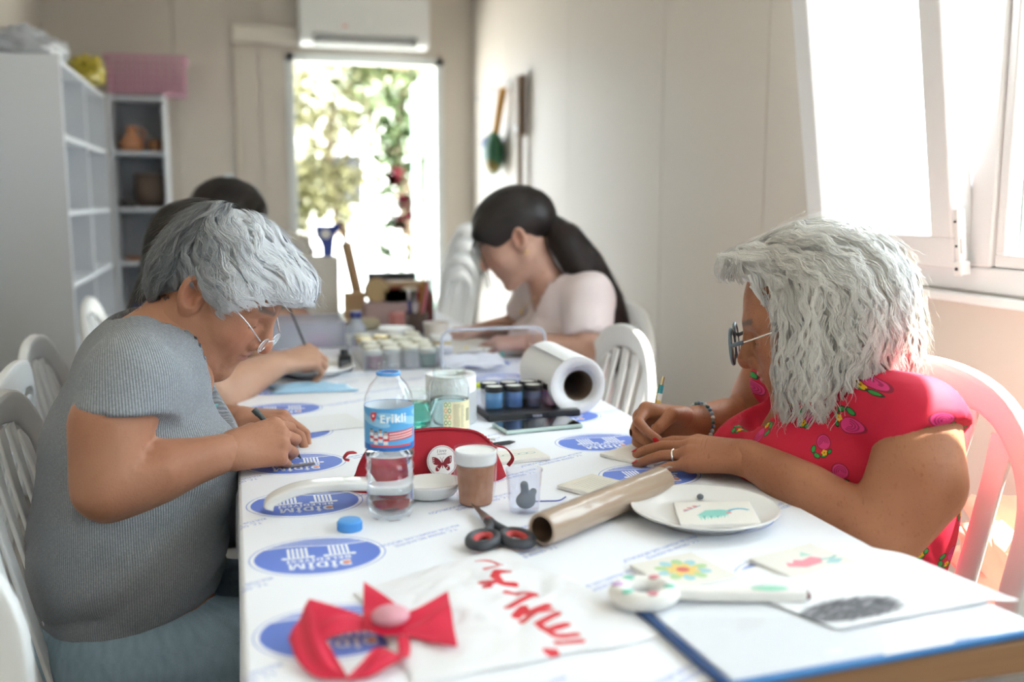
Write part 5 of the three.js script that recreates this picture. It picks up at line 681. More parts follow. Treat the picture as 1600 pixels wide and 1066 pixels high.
// ---------------------------------------------------------------- things on the table, near to far
const noUV = (g) => g;
{ // water bottle
  const b = thing('water_bottle', 'open clear plastic water bottle with a blue label, half full', 'bottle', [0.203, TOP, -1.365], 0.35);
  const prof = [[0.0, 0.007], [0.012, 0.006], [0.02, 0.001], [0.028, 0.001], [0.0325, 0.008], [0.034, 0.02]];
  for (const y of [0.034, 0.05, 0.066, 0.082]) prof.push([0.0342, y - 0.006], [0.0322, y - 0.001], [0.0322, y + 0.001], [0.0342, y + 0.006]);
  prof.push([0.0345, 0.1], [0.0345, 0.165], [0.033, 0.176], [0.027, 0.19], [0.0185, 0.2], [0.0145, 0.206], [0.014, 0.209]);
  const thread = [[0.014, 0.209], [0.0138, 0.2115], [0.0145, 0.213], [0.0138, 0.2145], [0.0145, 0.217], [0.0138, 0.2185], [0.0142, 0.222], [0.0125, 0.222], [0.0122, 0.209]];
  const pet = clear([0.97, 0.985, 1], 0.03, { ior: 1.5 });
  const bodyG = lathe(prof, 64), pp = bodyG.attributes.position; for (let i = 0; i < pp.count; i++) { const y = pp.getY(i), r = Math.hypot(pp.getX(i), pp.getZ(i)), a = Math.atan2(pp.getZ(i), pp.getX(i)); if (y < 0.012 && r > 0.01) pp.setY(i, y + 0.006 * Math.max(0, Math.cos(a * 5)) * (1 - y / 0.012)); } bodyG.computeVertexNormals();
  part('body', bodyG, pet, b); part('neck', lathe(thread, 40), pet, b); part('cap_ring', lathe([[0.0142, 0.205], [0.0172, 0.205], [0.0172, 0.209], [0.0142, 0.209]], 40), M([0.12, 0.4, 0.85], 0.35), b, 'blue sealing ring');
  part('water', lathe([[0, 0.0085], [0.012, 0.0075], [0.02, 0.0085], [0.029, 0.0095], [0.0325, 0.021], [0.0328, 0.04], [0.0315, 0.05], [0.0328, 0.058], [0.0315, 0.066], [0.0328, 0.074], [0.0315, 0.082], [0.0328, 0.09], [0.0328, 0.0945], [0, 0.0945]], 48), M([0.98, 0.99, 1], 0.0, { transmission: 1, thickness: 0.05, ior: 1.33, attenuationColor: new THREE.Color(0.9, 0.97, 1), attenuationDistance: 0.6 }), b);
  const map = canvasMap(1024, 280, (g, w, h) => {
    g.fillStyle = '#5fb0e8'; g.fillRect(0, 0, w, h); g.fillStyle = '#9ad2f2'; for (let i = 0; i < 9; i++) { g.beginPath(); g.ellipse(i * 130, 60 + 30 * (i % 2), 110, 26, 0.2, 0, 7); g.fill(); } g.fillStyle = '#1f6fc0'; g.fillRect(0, h - 40, w, 40);
    for (const x of [110, 622]) { g.fillStyle = '#e0343c'; g.beginPath(); g.moveTo(x, 30); g.lineTo(x + 46, 24); g.lineTo(x + 40, 62); g.lineTo(x + 18, 90); g.lineTo(x - 4, 60); g.fill(); g.fillStyle = '#fff'; g.beginPath(); g.arc(x + 20, 50, 9, 0, 7); g.fill(); g.font = 'bold 74px sans-serif'; g.fillText('Erikli', x + 66, 92);
      for (let i = 0; i < 4; i++) { g.fillStyle = '#f4f0ee'; g.fillRect(x - 12 + i * 34, 160 + (i % 2) * 14, 30, 62); g.fillStyle = '#d83038'; g.fillRect(x - 12 + i * 34, 182 + (i % 2) * 14, 30, 16); g.fillStyle = '#d9a98c'; g.beginPath(); g.arc(x + 3 + i * 34, 148 + (i % 2) * 14, 12, 0, 7); g.fill(); g.fillStyle = '#40302a'; g.fillRect(x - 7 + i * 34, 135 + (i % 2) * 14, 20, 7); }
      g.fillStyle = '#d83038'; g.beginPath(); g.moveTo(x + 120, 152); g.lineTo(x + 330, 140); g.lineTo(x + 320, 200); g.lineTo(x + 120, 212); g.fill(); g.strokeStyle = '#f6dede'; g.lineWidth = 9; for (const q of [166, 184, 200]) { g.beginPath(); g.moveTo(x + 128, q); g.lineTo(x + 316, q - 14); g.stroke(); } g.fillStyle = '#e05058'; g.fillRect(x - 10, 240, 300, 14); }
  });
  const lab = new THREE.CylinderGeometry(0.0348, 0.0348, 0.06, 64, 1, true, -0.42 + PI - 1.55, 2 * PI).translate(0, 0.133, 0); part('label', lab, M([1, 1, 1], 0.35, { map, side: THREE.DoubleSide }), b, 'blue bottle label'); part('label_back', new THREE.CylinderGeometry(0.0339, 0.0339, 0.059, 48, 1, true).translate(0, 0.133, 0), M([0.8, 0.84, 0.88], 0.5, { side: THREE.DoubleSide }), b);
}
solo('bottle_cap', [lathe([[0, 0], [0.0163, 0], [0.0165, 0.002], [0.0163, 0.012], [0.0148, 0.0145], [0, 0.0148]], 48), ...[...Array(36)].map((_, i) => box(0.0009, 0.0105, 0.0009, 0.0166 * Math.cos(i * PI / 18), 0.006, 0.0166 * Math.sin(i * PI / 18)))], M([0.1, 0.38, 0.86], 0.4), 'blue screw cap lying in front of the water bottle', 'bottle cap', [0.14, TOP, -1.322]);
{ // ceramic spoon
  const s = thing('ceramic_spoon', 'large white ceramic spoon with an arched handle beside the water bottle', 'spoon', [0.275, TOP, -1.435]);
  part('handle', band([[-0.24, 0.007, 0.012], [-0.236, 0.017, 0.01], [-0.205, 0.03, 0.006], [-0.15, 0.033, 0.002], [-0.09, 0.029, 0], [-0.035, 0.02, 0]], 0.04, 0.014, [0, 0.0, 1], 30, (t) => 0.85 + 0.25 * t), MAT.ceramic, s);
  const bowl = lathe([[0, 0.004], [0.02, 0.0], [0.034, 0.006], [0.046, 0.022], [0.0475, 0.026], [0.044, 0.0265], [0.034, 0.014], [0.02, 0.0085], [0, 0.0075]], 40).scale(1.05, 1, 0.9); part('bowl', bowl, MAT.ceramic, s);
}
{ // red pouch with a butterfly badge
  const p = thing('pencil_pouch', 'dark red fabric pouch with a white butterfly badge behind the bottle', 'pouch', [0.288, TOP, -1.515], 0.06), cloth = M([0.46, 0.012, 0.028], 0.8, { bumpMap: tiled(grain, 4), bumpScale: 0.0004, sheen: 0.3, side: THREE.DoubleSide });
  const hh = (u) => 0.088 * (1 - 0.22 * u * u - 0.3 * Math.abs(u) ** 7), tt = (u, v) => 0.034 * (1 - 0.9 * Math.abs(u) ** 6) * (1 - 0.75 * v ** 1.6);
  const face = (sg) => (u, v) => { const a = u * 2 - 1; return [sg * a * (0.128 - 0.016 * v), v * hh(a), sg * (tt(a, v) + 0.004 * nz(a * 4, v * 4, sg * 3) * Math.sin(PI * v))]; };
  part('front_panel', sheet((u, v) => face(1)(u, 1 - v), 32, 16), cloth, p); part('rear_panel', sheet((u, v) => face(-1)(u, 1 - v), 32, 16), cloth, p);
  part('base', sheet((u, v) => { const a = u * 2 - 1; return [a * 0.128, 0.0008, (v * 2 - 1) * tt(a, 0)]; }, 32, 4), cloth, p);
  part('top_opening', sheet((u, v) => { const a = u * 2 - 1; return [a * 0.112, hh(a) - 0.004, (v * 2 - 1) * tt(a, 1)]; }, 32, 4), M([0.2, 0.005, 0.015], 0.9), p);
  part('zip', [...Array(44)].map((_, i) => { const a = -0.95 + i * 1.9 / 43; return box(0.0032, 0.002, 0.004, a * 0.112, hh(a) + 0.0006, 0.006); }), M([0.5, 0.03, 0.05], 0.5), p); part('zip_edge', tube([-0.97, -0.7, -0.35, 0, 0.35, 0.7, 0.97].map((a) => [a * 0.112, hh(a) + 0.001, 0.009]), 0.0022, 40, 6), cloth, p);
  part('zip_pull', [rbox(0.016, 0.003, 0.006, 0.001, 0.1, hh(0.9) + 0.004, 0.004)], MAT.metal, p);
  part('pull_tab', band([[0.112, 0.052, 0], [0.128, 0.046, 0.004], [0.138, 0.03, 0.006], [0.13, 0.018, 0.006]], 0.014, 0.002, [0, 0, 1], 12), cloth, p); part('pull_tab', band([[-0.118, 0.06, 0], [-0.13, 0.06, 0.004], [-0.136, 0.053, 0.006], [-0.128, 0.05, 0.008]], 0.014, 0.002, [0, 0, 1], 12), cloth, p);
  const bm = canvasMap(512, 512, (g) => {
    g.fillStyle = '#f2eeee'; g.beginPath(); g.arc(256, 256, 254, 0, 7); g.fill(); g.strokeStyle = '#8a1428'; g.lineWidth = 6; g.beginPath(); g.arc(256, 256, 236, 0, 7); g.stroke(); g.fillStyle = '#3a3038'; g.font = 'italic 62px serif'; g.textAlign = 'center'; g.fillText('I love', 256, 112); g.font = 'italic 36px serif'; g.fillText('butterfly', 256, 152);
    g.fillStyle = '#8a1022'; for (const s of [-1, 1]) { g.save(); g.translate(256, 290); g.scale(s, 1); g.beginPath(); g.moveTo(6, 0); g.quadraticCurveTo(70, -120, 165, -110); g.lineTo(158, -20); g.quadraticCurveTo(140, 30, 60, 24); g.quadraticCurveTo(130, 40, 120, 110); g.quadraticCurveTo(80, 150, 50, 90); g.lineTo(6, 30); g.fill(); g.fillStyle = '#f2eeee'; for (const [x, y, r] of [[140, -85, 9], [142, -55, 9], [140, -25, 8], [70, 85, 12], [92, 60, 8]]) { g.beginPath(); g.arc(x, y, r, 0, 7); g.fill(); } g.fillStyle = '#8a1022'; g.restore(); } g.fillRect(248, 250, 16, 120); g.strokeStyle = '#8a1022'; g.lineWidth = 5; g.beginPath(); g.moveTo(254, 252); g.quadraticCurveTo(240, 200, 220, 190); g.moveTo(258, 252); g.quadraticCurveTo(272, 200, 292, 190); g.stroke();
  });
  const disc = new THREE.CylinderGeometry(0.0245, 0.0245, 0.0016, 48).rotateY(PI / 2 * 0).rotateX(PI / 2); const uv = disc.attributes.uv, dp = disc.attributes.position; for (let i = 0; i < uv.count; i++) uv.setXY(i, dp.getX(i) / 0.049 + 0.5, dp.getY(i) / 0.049 + 0.5);
  disc.rotateX(-0.24).translate(0.012, 0.043, 0.0335); part('badge', disc, M([1, 1, 1], 0.5, { map: bm }), p, 'round white badge with a red butterfly');
}
solo('ballpoint_pen', [rod([0, 0, 0], [0.075, 0.002, -0.012], 0.004), rod([0.075, 0.002, -0.012], [0.086, 0.0022, -0.0135], 0.004, 0.001)], MAT.black, 'black pen lying behind the red pouch', 'pen', [0.4, TOP + 0.0042, -1.70]);
{ // wrapped paint cup
  const c = thing('clay_cup_wrapped', 'small cup of brown clay slip under a white lid wrapped in clear film', 'cup', [0.334, TOP, -1.392]);
  const brown = M([1, 1, 1], 0.7, { map: dataMap(64, (u, v) => { const n = 0.5 + 0.5 * nz(u * 5, v * 9, 1) + 0.35 * nz(u * 18, v * 22, 5); return [0.6 + 0.16 * n, 0.4 + 0.18 * n, 0.28 + 0.2 * n]; }, true) });
  part('cup', lathe([[0, 0.001], [0.023, 0.001], [0.0245, 0.004], [0.0285, 0.06], [0.0285, 0.062], [0, 0.062]], 40), brown, c); part('lid', lathe([[0, 0.0615], [0.0292, 0.0615], [0.0305, 0.064], [0.0312, 0.078], [0.03, 0.0815], [0.0285, 0.0815], [0.028, 0.0795], [0, 0.079]], 40), MAT.white, c);
  const film = new THREE.CylinderGeometry(0.0325, 0.0265, 0.083, 64, 24, true).translate(0, 0.0425, 0), fp = film.attributes.position; for (let i = 0; i < fp.count; i++) { const x = fp.getX(i), y = fp.getY(i), z = fp.getZ(i), k = 1 + 0.05 * nz(x * 90, y * 45, z * 90) + 0.05 * Math.abs(nz(x * 45, y * 25, z * 45)) + (x < -0.015 ? 0.16 * Math.max(0, nz(y * 40, z * 60, 3)) : 0); fp.setX(i, x * k); fp.setZ(i, z * k); } film.computeVertexNormals();
  part('plastic_film', film, clear([0.97, 0.97, 0.98], 0.12), c);
}
{ // clear cup with grey clay
  const c = thing('clear_cup', 'small clear plastic cup holding a lump of grey clay', 'cup', [0.392, TOP, -1.335]); part('wall', lathe([[0.0, 0.001], [0.021, 0.001], [0.0225, 0.004], [0.0262, 0.06], [0.0272, 0.061], [0.0272, 0.0625], [0.0255, 0.0622], [0.0215, 0.005], [0, 0.003]], 48), clear([0.96, 0.97, 1], 0.05), c);
  const k = thing('clay_lump', 'lump of dark grey clay with a finger-like knob inside the clear cup', 'clay', [0.394, TOP + 0.0045, -1.333]); const cl = nets((x, y, z) => smin(smin(el(x, y, z, 0, 0.012, 0, 0.0145, 0.012, 0.013), rc([0.0, 0.016, 0], [-0.003, 0.036, 0.002], 0.006, 0.0058)(x, y, z), 0.005), rc([0.004, 0.016, 0.004], [0.012, 0.024, -0.002], 0.006, 0.005)(x, y, z), 0.004), [-0.025, -0.004, -0.025], [0.025, 0.05, 0.025], 0.0014); part('lump', cl, MAT.clay, k);
}
{ // scissors
  const s = thing('scissors', 'closed scissors with black and red plastic grips on the cloth', 'scissors', [0.326, TOP, -1.279], 0.0), steel = M([0.35, 0.34, 0.33], 0.3, { metalness: 1 });
  const blade = (k) => { const sh = new THREE.Shape(); sh.moveTo(-0.007, -0.01); sh.lineTo(0.007, -0.01); sh.lineTo(0.0062, 0.03); sh.lineTo(0.001 * k, 0.085); sh.lineTo(-0.0062, 0.02); return new THREE.ExtrudeGeometry(sh, { depth: 0.0016, bevelEnabled: true, bevelSize: 0.0003, bevelThickness: 0.0003, bevelSegments: 1 }).rotateX(-PI / 2).rotateY(0.05 + k * 0.035); };
  part('blade', blade(-1).translate(0, 0.006, 0), steel, s); part('blade', blade(1).translate(0, 0.009, 0), steel, s); part('pivot', cyl(0.0045, 0.0045, 0.006, 0, 0.011, 0), M([0.6, 0.03, 0.03], 0.4), s, 'red pivot cap');
  const blk = M([0.05, 0.055, 0.065], 0.5), red = M([0.55, 0.06, 0.06], 0.55);
  for (const k of [-1, 1]) {
    const cx = k < 0 ? -0.027 : 0.0165, cz = k < 0 ? 0.074 : 0.08, rx = 0.0145, rz = 0.023, rot = k < 0 ? 0.5 : -0.12, ring = (r, h, col, nm) => { const pts = [...Array(25)].map((_, i) => { const a = i / 24 * 2 * PI, x = (rx + r) * Math.cos(a), z = (rz + r) * Math.sin(a); return [cx + x * Math.cos(rot) - z * Math.sin(rot), 0.0095, cz + x * Math.sin(rot) + z * Math.cos(rot)]; }); return part(nm, new THREE.TubeGeometry(new THREE.CatmullRomCurve3(pts.slice(0, 24).map((q) => V(...q)), true), 48, h, 10, true), col, s); };
    const grip = ring(0.003, 0.0062, blk, 'grip'); grip.scale.y = 1.1; ring(-0.0025, 0.005, red, 'grip_lining');
    part('shank', tube([[0.0015 * k, 0.008, -0.004], [k * 0.003, 0.009, 0.02], [cx * 0.55, 0.0095, 0.044], [cx * 0.8, 0.0095, 0.056]], 0.0062, 16, 10), blk, s);
  }
}
{ // tube wrapped in film
  const A = V(0.372, 0, -1.185), B = V(0.615, 0, -1.35), L = A.distanceTo(B), t = thing('wrapped_tube', 'brown cardboard tube loosely wrapped in clear film lying towards the plate', 'tube', [0.4935, TOP, -1.2675], Math.atan2(0.165, 0.243));
  const R = 0.0215, card = M([0.5, 0.4, 0.31], 0.75); part('core', lathe([[R - 0.004, -L / 2], [R, -L / 2], [R, L / 2], [R - 0.004, L / 2], [R - 0.004, -L / 2]], 40).rotateZ(-PI / 2).translate(0, R + 0.002, 0), card, t);
  const hollow_shade = lathe([[R - 0.0042, -L / 2 + 0.001], [R - 0.0046, -L / 2 + 0.001], [R - 0.0046, L / 2 - 0.001], [R - 0.0042, L / 2 - 0.001]], 32).rotateZ(-PI / 2).translate(0, R + 0.002, 0); part('hollow_shade', hollow_shade, M([0.12, 0.07, 0.04], 0.8), t);  // dark sleeve paints shade into the hollow of the cardboard tube
  const film = new THREE.CylinderGeometry(R + 0.0012, R + 0.0012, L + 0.012, 48, 40, true).rotateZ(-PI / 2).translate(0.004, R + 0.002, 0), fp = film.attributes.position; for (let i = 0; i < fp.count; i++) { const x = fp.getX(i), y = fp.getY(i) - R - 0.002, z = fp.getZ(i), k = 1 + 0.06 * Math.abs(nz(x * 40, y * 70, z * 70)) + 0.02 * nz(x * 90, y * 90, z * 90) + 0.12 * sstep(0.09, 0.16, x) * Math.abs(nz(x * 60, y * 50, z * 50)); fp.setY(i, Math.max(0.0006, y * k + R + 0.002)); fp.setZ(i, z * k); } film.computeVertexNormals();
  part('plastic_film', film, clear([0.93, 0.9, 0.87], 0.16), t);
}
solo('wooden_stick', rod([0, 0, 0], [0.03, 0.012, -0.006], 0.0024, 0.0012, 8), MAT.wood, 'thin wooden stick poking out beside the wrapped tube', 'stick', [0.353, TOP + 0.0026, -1.226]);
solo('thread', tube([[0, 0, 0], [0.012, 0.003, 0.012], [0.035, 0.001, 0.008], [0.05, 0.001, -0.006]], 0.0011, 24, 6), MAT.blue, 'short blue thread beside the clear cup', 'thread', [0.42, TOP + 0.0012, -1.372]);
const plateGeo = (r) => lathe([[0, 0.006], [r * 0.5, 0.005], [r * 0.56, 0.0], [r * 0.62, 0.0], [r * 0.66, 0.005], [r * 0.98, 0.019], [r, 0.021], [r * 0.985, 0.0225], [r * 0.96, 0.0215], [r * 0.68, 0.0105], [r * 0.58, 0.009], [0, 0.009]], 64);
solo('plate', plateGeo(0.104), MAT.ceramic, 'white round plate holding the tile with a painted bird', 'plate', [0.625, TOP, -1.228]);
// painted tiles
function tileThing(label, [x, y, z], turn, w, d, draw, tilt = 0) {
  const t = thing('painted_tile', label, 'tile', [x, y, z], turn); t.rotation.order = 'YXZ'; t.rotation.z = tilt;
  part('slab', rbox(w, 0.0062, d, 0.0012, 0, 0.0032, 0), MAT.bisque, t);
  if (draw) part('painting', new THREE.PlaneGeometry(w * 0.97, d * 0.97).rotateX(-PI / 2).translate(0, 0.00645, 0), M([1, 1, 1], 0.6, { map: canvasMap(512, 512, (g) => { g.fillStyle = '#ece8e0'; g.fillRect(0, 0, 512, 512); draw(g); }) }), t);
  return t;
}
const blob = (g, c, pts) => { g.fillStyle = c; g.beginPath(); pts.forEach(([x, y], i) => g[i ? 'lineTo' : 'moveTo'](x, y)); g.fill(); };
tileThing('square tile with a painted turquoise bird lying on the plate', [0.632, TOP + 0.011, -1.207], -0.34, 0.108, 0.098, (g) => { blob(g, '#8fd0c4', [[120, 330], [190, 210], [300, 190], [360, 230], [330, 320], [240, 380], [180, 370]]); for (let i = 0; i < 9; i++) blob(g, i % 2 ? '#74bcb4' : '#a6dccf', [[130 + i * 24, 350], [142 + i * 22, 450 - i * 9], [158 + i * 22, 340]]); g.strokeStyle = '#5fb0c8'; g.lineWidth = 26; g.beginPath(); g.moveTo(340, 230); g.quadraticCurveTo(420, 130, 480, 210); g.stroke(); for (const [x, y] of [[90, 150], [130, 110], [60, 200], [340, 270]]) { g.fillStyle = '#e08890'; g.beginPath(); g.arc(x, y, 20, 0, 7); g.fill(); } g.strokeStyle = '#7d9fb4'; g.lineWidth = 10; g.beginPath(); g.moveTo(40, 240); g.lineTo(170, 90); g.stroke(); }, 0.03);
solo('clay_pellet', new THREE.SphereGeometry(0.0052, 16, 12).scale(1, 0.8, 1), MAT.clay, 'tiny dark clay pellet at the far rim of the plate', 'clay', [0.648, TOP + 0.0145, -1.288]);
tileThing('square tile with a painted round flower in front of the plate', [0.507, TOP, -1.048], 0.2, 0.094, 0.09, (g) => { for (let i = 0; i < 10; i++) { const a = i * 0.628; g.fillStyle = i % 2 ? '#a8d4d8' : '#b9d7a0'; g.beginPath(); g.ellipse(256 + 140 * Math.cos(a), 256 + 140 * Math.sin(a), 56, 40, a, 0, 7); g.fill(); } for (let i = 0; i < 8; i++) { const a = i * 0.785; g.fillStyle = '#ecd080'; g.beginPath(); g.ellipse(256 + 78 * Math.cos(a), 256 + 78 * Math.sin(a), 44, 30, a, 0, 7); g.fill(); } g.fillStyle = '#e07870'; g.beginPath(); g.arc(256, 256, 46, 0, 7); g.fill(); });
tileThing('square tile with a painted pink tulip near the table edge', [0.667, TOP, -1.03], 0.26, 0.108, 0.095, (g) => { blob(g, '#ec9aa6', [[90, 250], [130, 190], [150, 225], [200, 180], [240, 215], [330, 190], [370, 250], [320, 310], [180, 320]]); g.strokeStyle = '#9cc8c0'; g.lineWidth = 22; g.beginPath(); g.moveTo(350, 260); g.quadraticCurveTo(420, 300, 480, 260); g.stroke(); blob(g, '#a8d0d0', [[330, 330], [420, 280], [480, 330], [400, 370]]); blob(g, '#b4d8c8', [[280, 150], [340, 90], [360, 180]]); });
tileThing('plain clay tile lying between the clear cup and the wrapped tube', [0.53, TOP, -1.42], 0.55, 0.088, 0.075, (g) => { g.fillStyle = '#e2dccf'; g.fillRect(0, 0, 512, 512); g.strokeStyle = '#b9b4a8'; g.lineWidth = 6; for (let i = 0; i < 8; i++) { g.beginPath(); g.moveTo(90, 110 + i * 42); g.lineTo(420, 95 + i * 42); g.stroke(); } });
tileThing('tile under the hands of the person in red', [0.685, TOP, -1.575], 0.55, 0.115, 0.115, null);
tileThing('thin tile with faint lines between the red pouch and the phone', [0.46, TOP, -1.625], 0.12, 0.105, 0.07, (g) => { g.strokeStyle = '#a8c0b8'; g.lineWidth = 12; for (let i = 0; i < 5; i++) { g.beginPath(); g.arc(110 + i * 75, 250, 40, 0, 7); g.stroke(); } });
{ // spoon with a ring-shaped end, painted
  const s = thing('painted_spoon', 'cream ceramic spoon with a ring-shaped painted end on the blue folder', 'spoon', [0.422, TOP, -0.968], 0), m = MAT.bisque;
  const ring = new THREE.TorusGeometry(0.0285, 0.0115, 16, 48).rotateX(PI / 2).scale(1, 0.9, 0.88).translate(0, 0.018, 0); part('ring', ring, m, s);
  part('handle', band([[0.032, 0.018, 0.004], [0.06, 0.0165, 0.013], [0.11, 0.0155, 0.028], [0.172, 0.0155, 0.046]], 0.021, 0.013, [0.25, 0, 1], 20, (t) => 1 - 0.12 * t), m, s);
  for (const [a, c] of [[0.5, '#7fd0b8'], [1.6, '#d98a94'], [2.6, '#7fd0b8'], [3.5, '#c99ad0'], [4.4, '#7fd0b8'], [5.5, '#d98a94']]) part('painted_dot', new THREE.SphereGeometry(0.0055, 12, 8).scale(1.3, 0.35, 1).translate(0.0285 * Math.cos(a), 0.0275, 0.025 * Math.sin(a)), M(c, 0.6), s);
  part('painted_leaf', new THREE.SphereGeometry(0.008, 16, 8).scale(2.6, 0.2, 0.8).rotateY(-0.27).translate(0.135, 0.0222, 0.0345), M('#9ad8bc', 0.6), s); part('handle_tip', new THREE.SphereGeometry(0.0068, 12, 8).scale(0.6, 0.8, 1.3).translate(0.173, 0.0155, 0.0462), M([0.2, 0.08, 0.09], 0.6), s);
}
{ // blue folder with papers
  const f = thing('ring_folder', 'blue plastic folder filled with papers at the near right corner', 'folder', [0.602, TOP, -0.884], 0.06), blue = M([0.03, 0.2, 0.52], 0.3, { clearcoat: 0.4 });
  part('back_cover', rbox(0.375, 0.0022, 0.2, 0.001, 0, 0.0013, 0), blue, f); part('paper_stack', rbox(0.362, 0.0045, 0.19, 0.001, 0.004, 0.0047, -0.002), MAT.paper, f); part('spine', rbox(0.378, 0.0085, 0.006, 0.0025, 0, 0.0046, 0.099), blue, f); part('side_edge', rbox(0.005, 0.0085, 0.2, 0.0022, -0.187, 0.0046, 0), M([0.02, 0.08, 0.26], 0.35), f);
  part('clear_sleeve', sheet((u, v) => [lerp(-0.183, 0.186, u), 0.0076 + 0.0012 * nz(u * 5, v * 4, 1), lerp(-0.096, 0.097, v)], 24, 16), clear([0.97, 0.98, 1], 0.1), f);
  part('spine_label', rbox(0.085, 0.0006, 0.005, 0.0002, 0.03, 0.0091, 0.099), MAT.white, f);
}
{ // loose sheet with a grey pencil patch
  const map = canvasMap(1024, 1024, (g, w, h) => { g.fillStyle = '#f2f3f6'; g.fillRect(0, 0, w, h); for (let i = 0; i < 2600; i++) { const a = rr(0, 6.28), r = Math.sqrt(rnd()); const x = 225 + 250 * r * Math.cos(a) + rr(-30, 30), y = 830 + 130 * r * Math.sin(a) + rr(-24, 24); g.strokeStyle = `rgba(70,70,76,${rr(0.12, 0.5)})`; g.lineWidth = rr(2, 5); g.beginPath(); g.moveTo(x - 26, y + 10); g.lineTo(x + 26, y - 10); g.stroke(); } });
  const q = [[0.515, -1.02], [0.775, -1.095], [0.833, -0.868], [0.585, -0.845]], lift = (x, z) => (x > 0.8 ? 0 : 0);
  solo('drawing_sheet', sheet((u, v) => { const a = [lerp(q[0][0], q[1][0], u), lerp(q[0][1], q[1][1], u)], b = [lerp(q[3][0], q[2][0], u), lerp(q[3][1], q[2][1], u)], x = lerp(a[0], b[0], v), z = lerp(a[1], b[1], v); return [x - 0.68, 0.0098 - 0.0085 * sstep(0.42, 0.1, v) + 0.0012 * nz(x * 20, z * 20, 2) - 0.006 * sstep(0.785, 0.83, x), z + 0.95, u, 1 - v]; }, 28, 28, 0.0003), M([1, 1, 1], 0.85, { map }), 'white paper sheet with a grey pencil patch, corner hanging over the table edge', 'paper', [0.68, TOP, -0.95]);
}
{ // white bag with red hand lettering
  const L = [[[[0.275, -1.144], [0.291, -1.14], [0.301, -1.121]], 0.0023], [[[0.279, -1.11], [0.292, -1.114]], 0.0043], [[[0.3, -1.092], [0.288, -1.093], [0.281, -1.079], [0.283, -1.057], [0.298, -1.055]], 0.0053], [[[0.263, -1.064], [0.272, -1.059]], 0.0057], [[[0.263, -1.051], [0.267, -1.051]], 0.004], [[[0.284, -1.035], [0.299, -1.027], [0.311, -1.017]], 0.0047], [[[0.272, -0.993], [0.295, -1.007], [0.312, -1.019]], 0.0037], [[[0.276, -0.97], [0.29, -0.99], [0.29, -0.976], [0.316, -0.986]], 0.005], [[[0.279, -0.958], [0.3, -0.975], [0.317, -0.974]], 0.004], [[[0.294, -0.946], [0.32, -0.962]], 0.004], [[[0.293, -0.945], [0.297, -0.927], [0.321, -0.935]], 0.0043], [[[0.297, -0.925], [0.304, -0.913], [0.324, -0.914]], 0.0047], [[[0.299, -0.899], [0.325, -0.899]], 0.0037], [[[0.284, -0.886], [0.292, -0.884]], 0.0043], [[[0.302, -0.873], [0.316, -0.874], [0.327, -0.865]], 0.0037]];
  const X0 = 0.08, X1 = 0.46, Z0 = -1.22, Z1 = -0.84, map = canvasMap(1536, 1536, (g, w, h) => { g.fillStyle = '#f1f1f4'; g.fillRect(0, 0, w, h); g.strokeStyle = '#dc2c3a'; g.lineCap = 'round'; g.lineJoin = 'round'; for (const [p, t] of L) { g.lineWidth = t / (X1 - X0) * w * 2.1; g.beginPath(); p.forEach(([x, z], i) => g[i ? 'lineTo' : 'moveTo']((x - X0) / (X1 - X0) * w, (z - Z0) / (Z1 - Z0) * h)); g.stroke(); } });
  const q = [[0.118, -1.095], [0.325, -1.195], [0.425, -0.9], [0.145, -0.858]];
  solo('plastic_bag', sheet((u, v) => { const a = [lerp(q[0][0], q[1][0], u), lerp(q[0][1], q[1][1], u)], b = [lerp(q[3][0], q[2][0], u), lerp(q[3][1], q[2][1], u)]; let x = lerp(a[0], b[0], v), z = lerp(a[1], b[1], v); x += 0.012 * nz(z * 14, 1, 0) * Math.abs(u * 2 - 1) ** 3; z += 0.01 * nz(x * 14, 0, 2) * Math.abs(v * 2 - 1) ** 3;
    const e = Math.sin(PI * clamp(u)) ** 0.35 * Math.sin(PI * clamp(v)) ** 0.35, y = 0.0012 + e * (0.0075 + 0.006 * nz(x * 17, z * 17, 1) + 0.005 * Math.abs(nz(x * 34 + z * 20, z * 30, 5))); return [x - 0.27, Math.max(0.0009, y), z + 1.02, (x - X0) / (X1 - X0), 1 - (z - Z0) / (Z1 - Z0)]; }, 80, 80, 0.0005), M([1, 1, 1], 0.38, { map }), 'crumpled white plastic bag with bold red lettering at the near end', 'bag', [0.27, TOP, -1.02]);
}
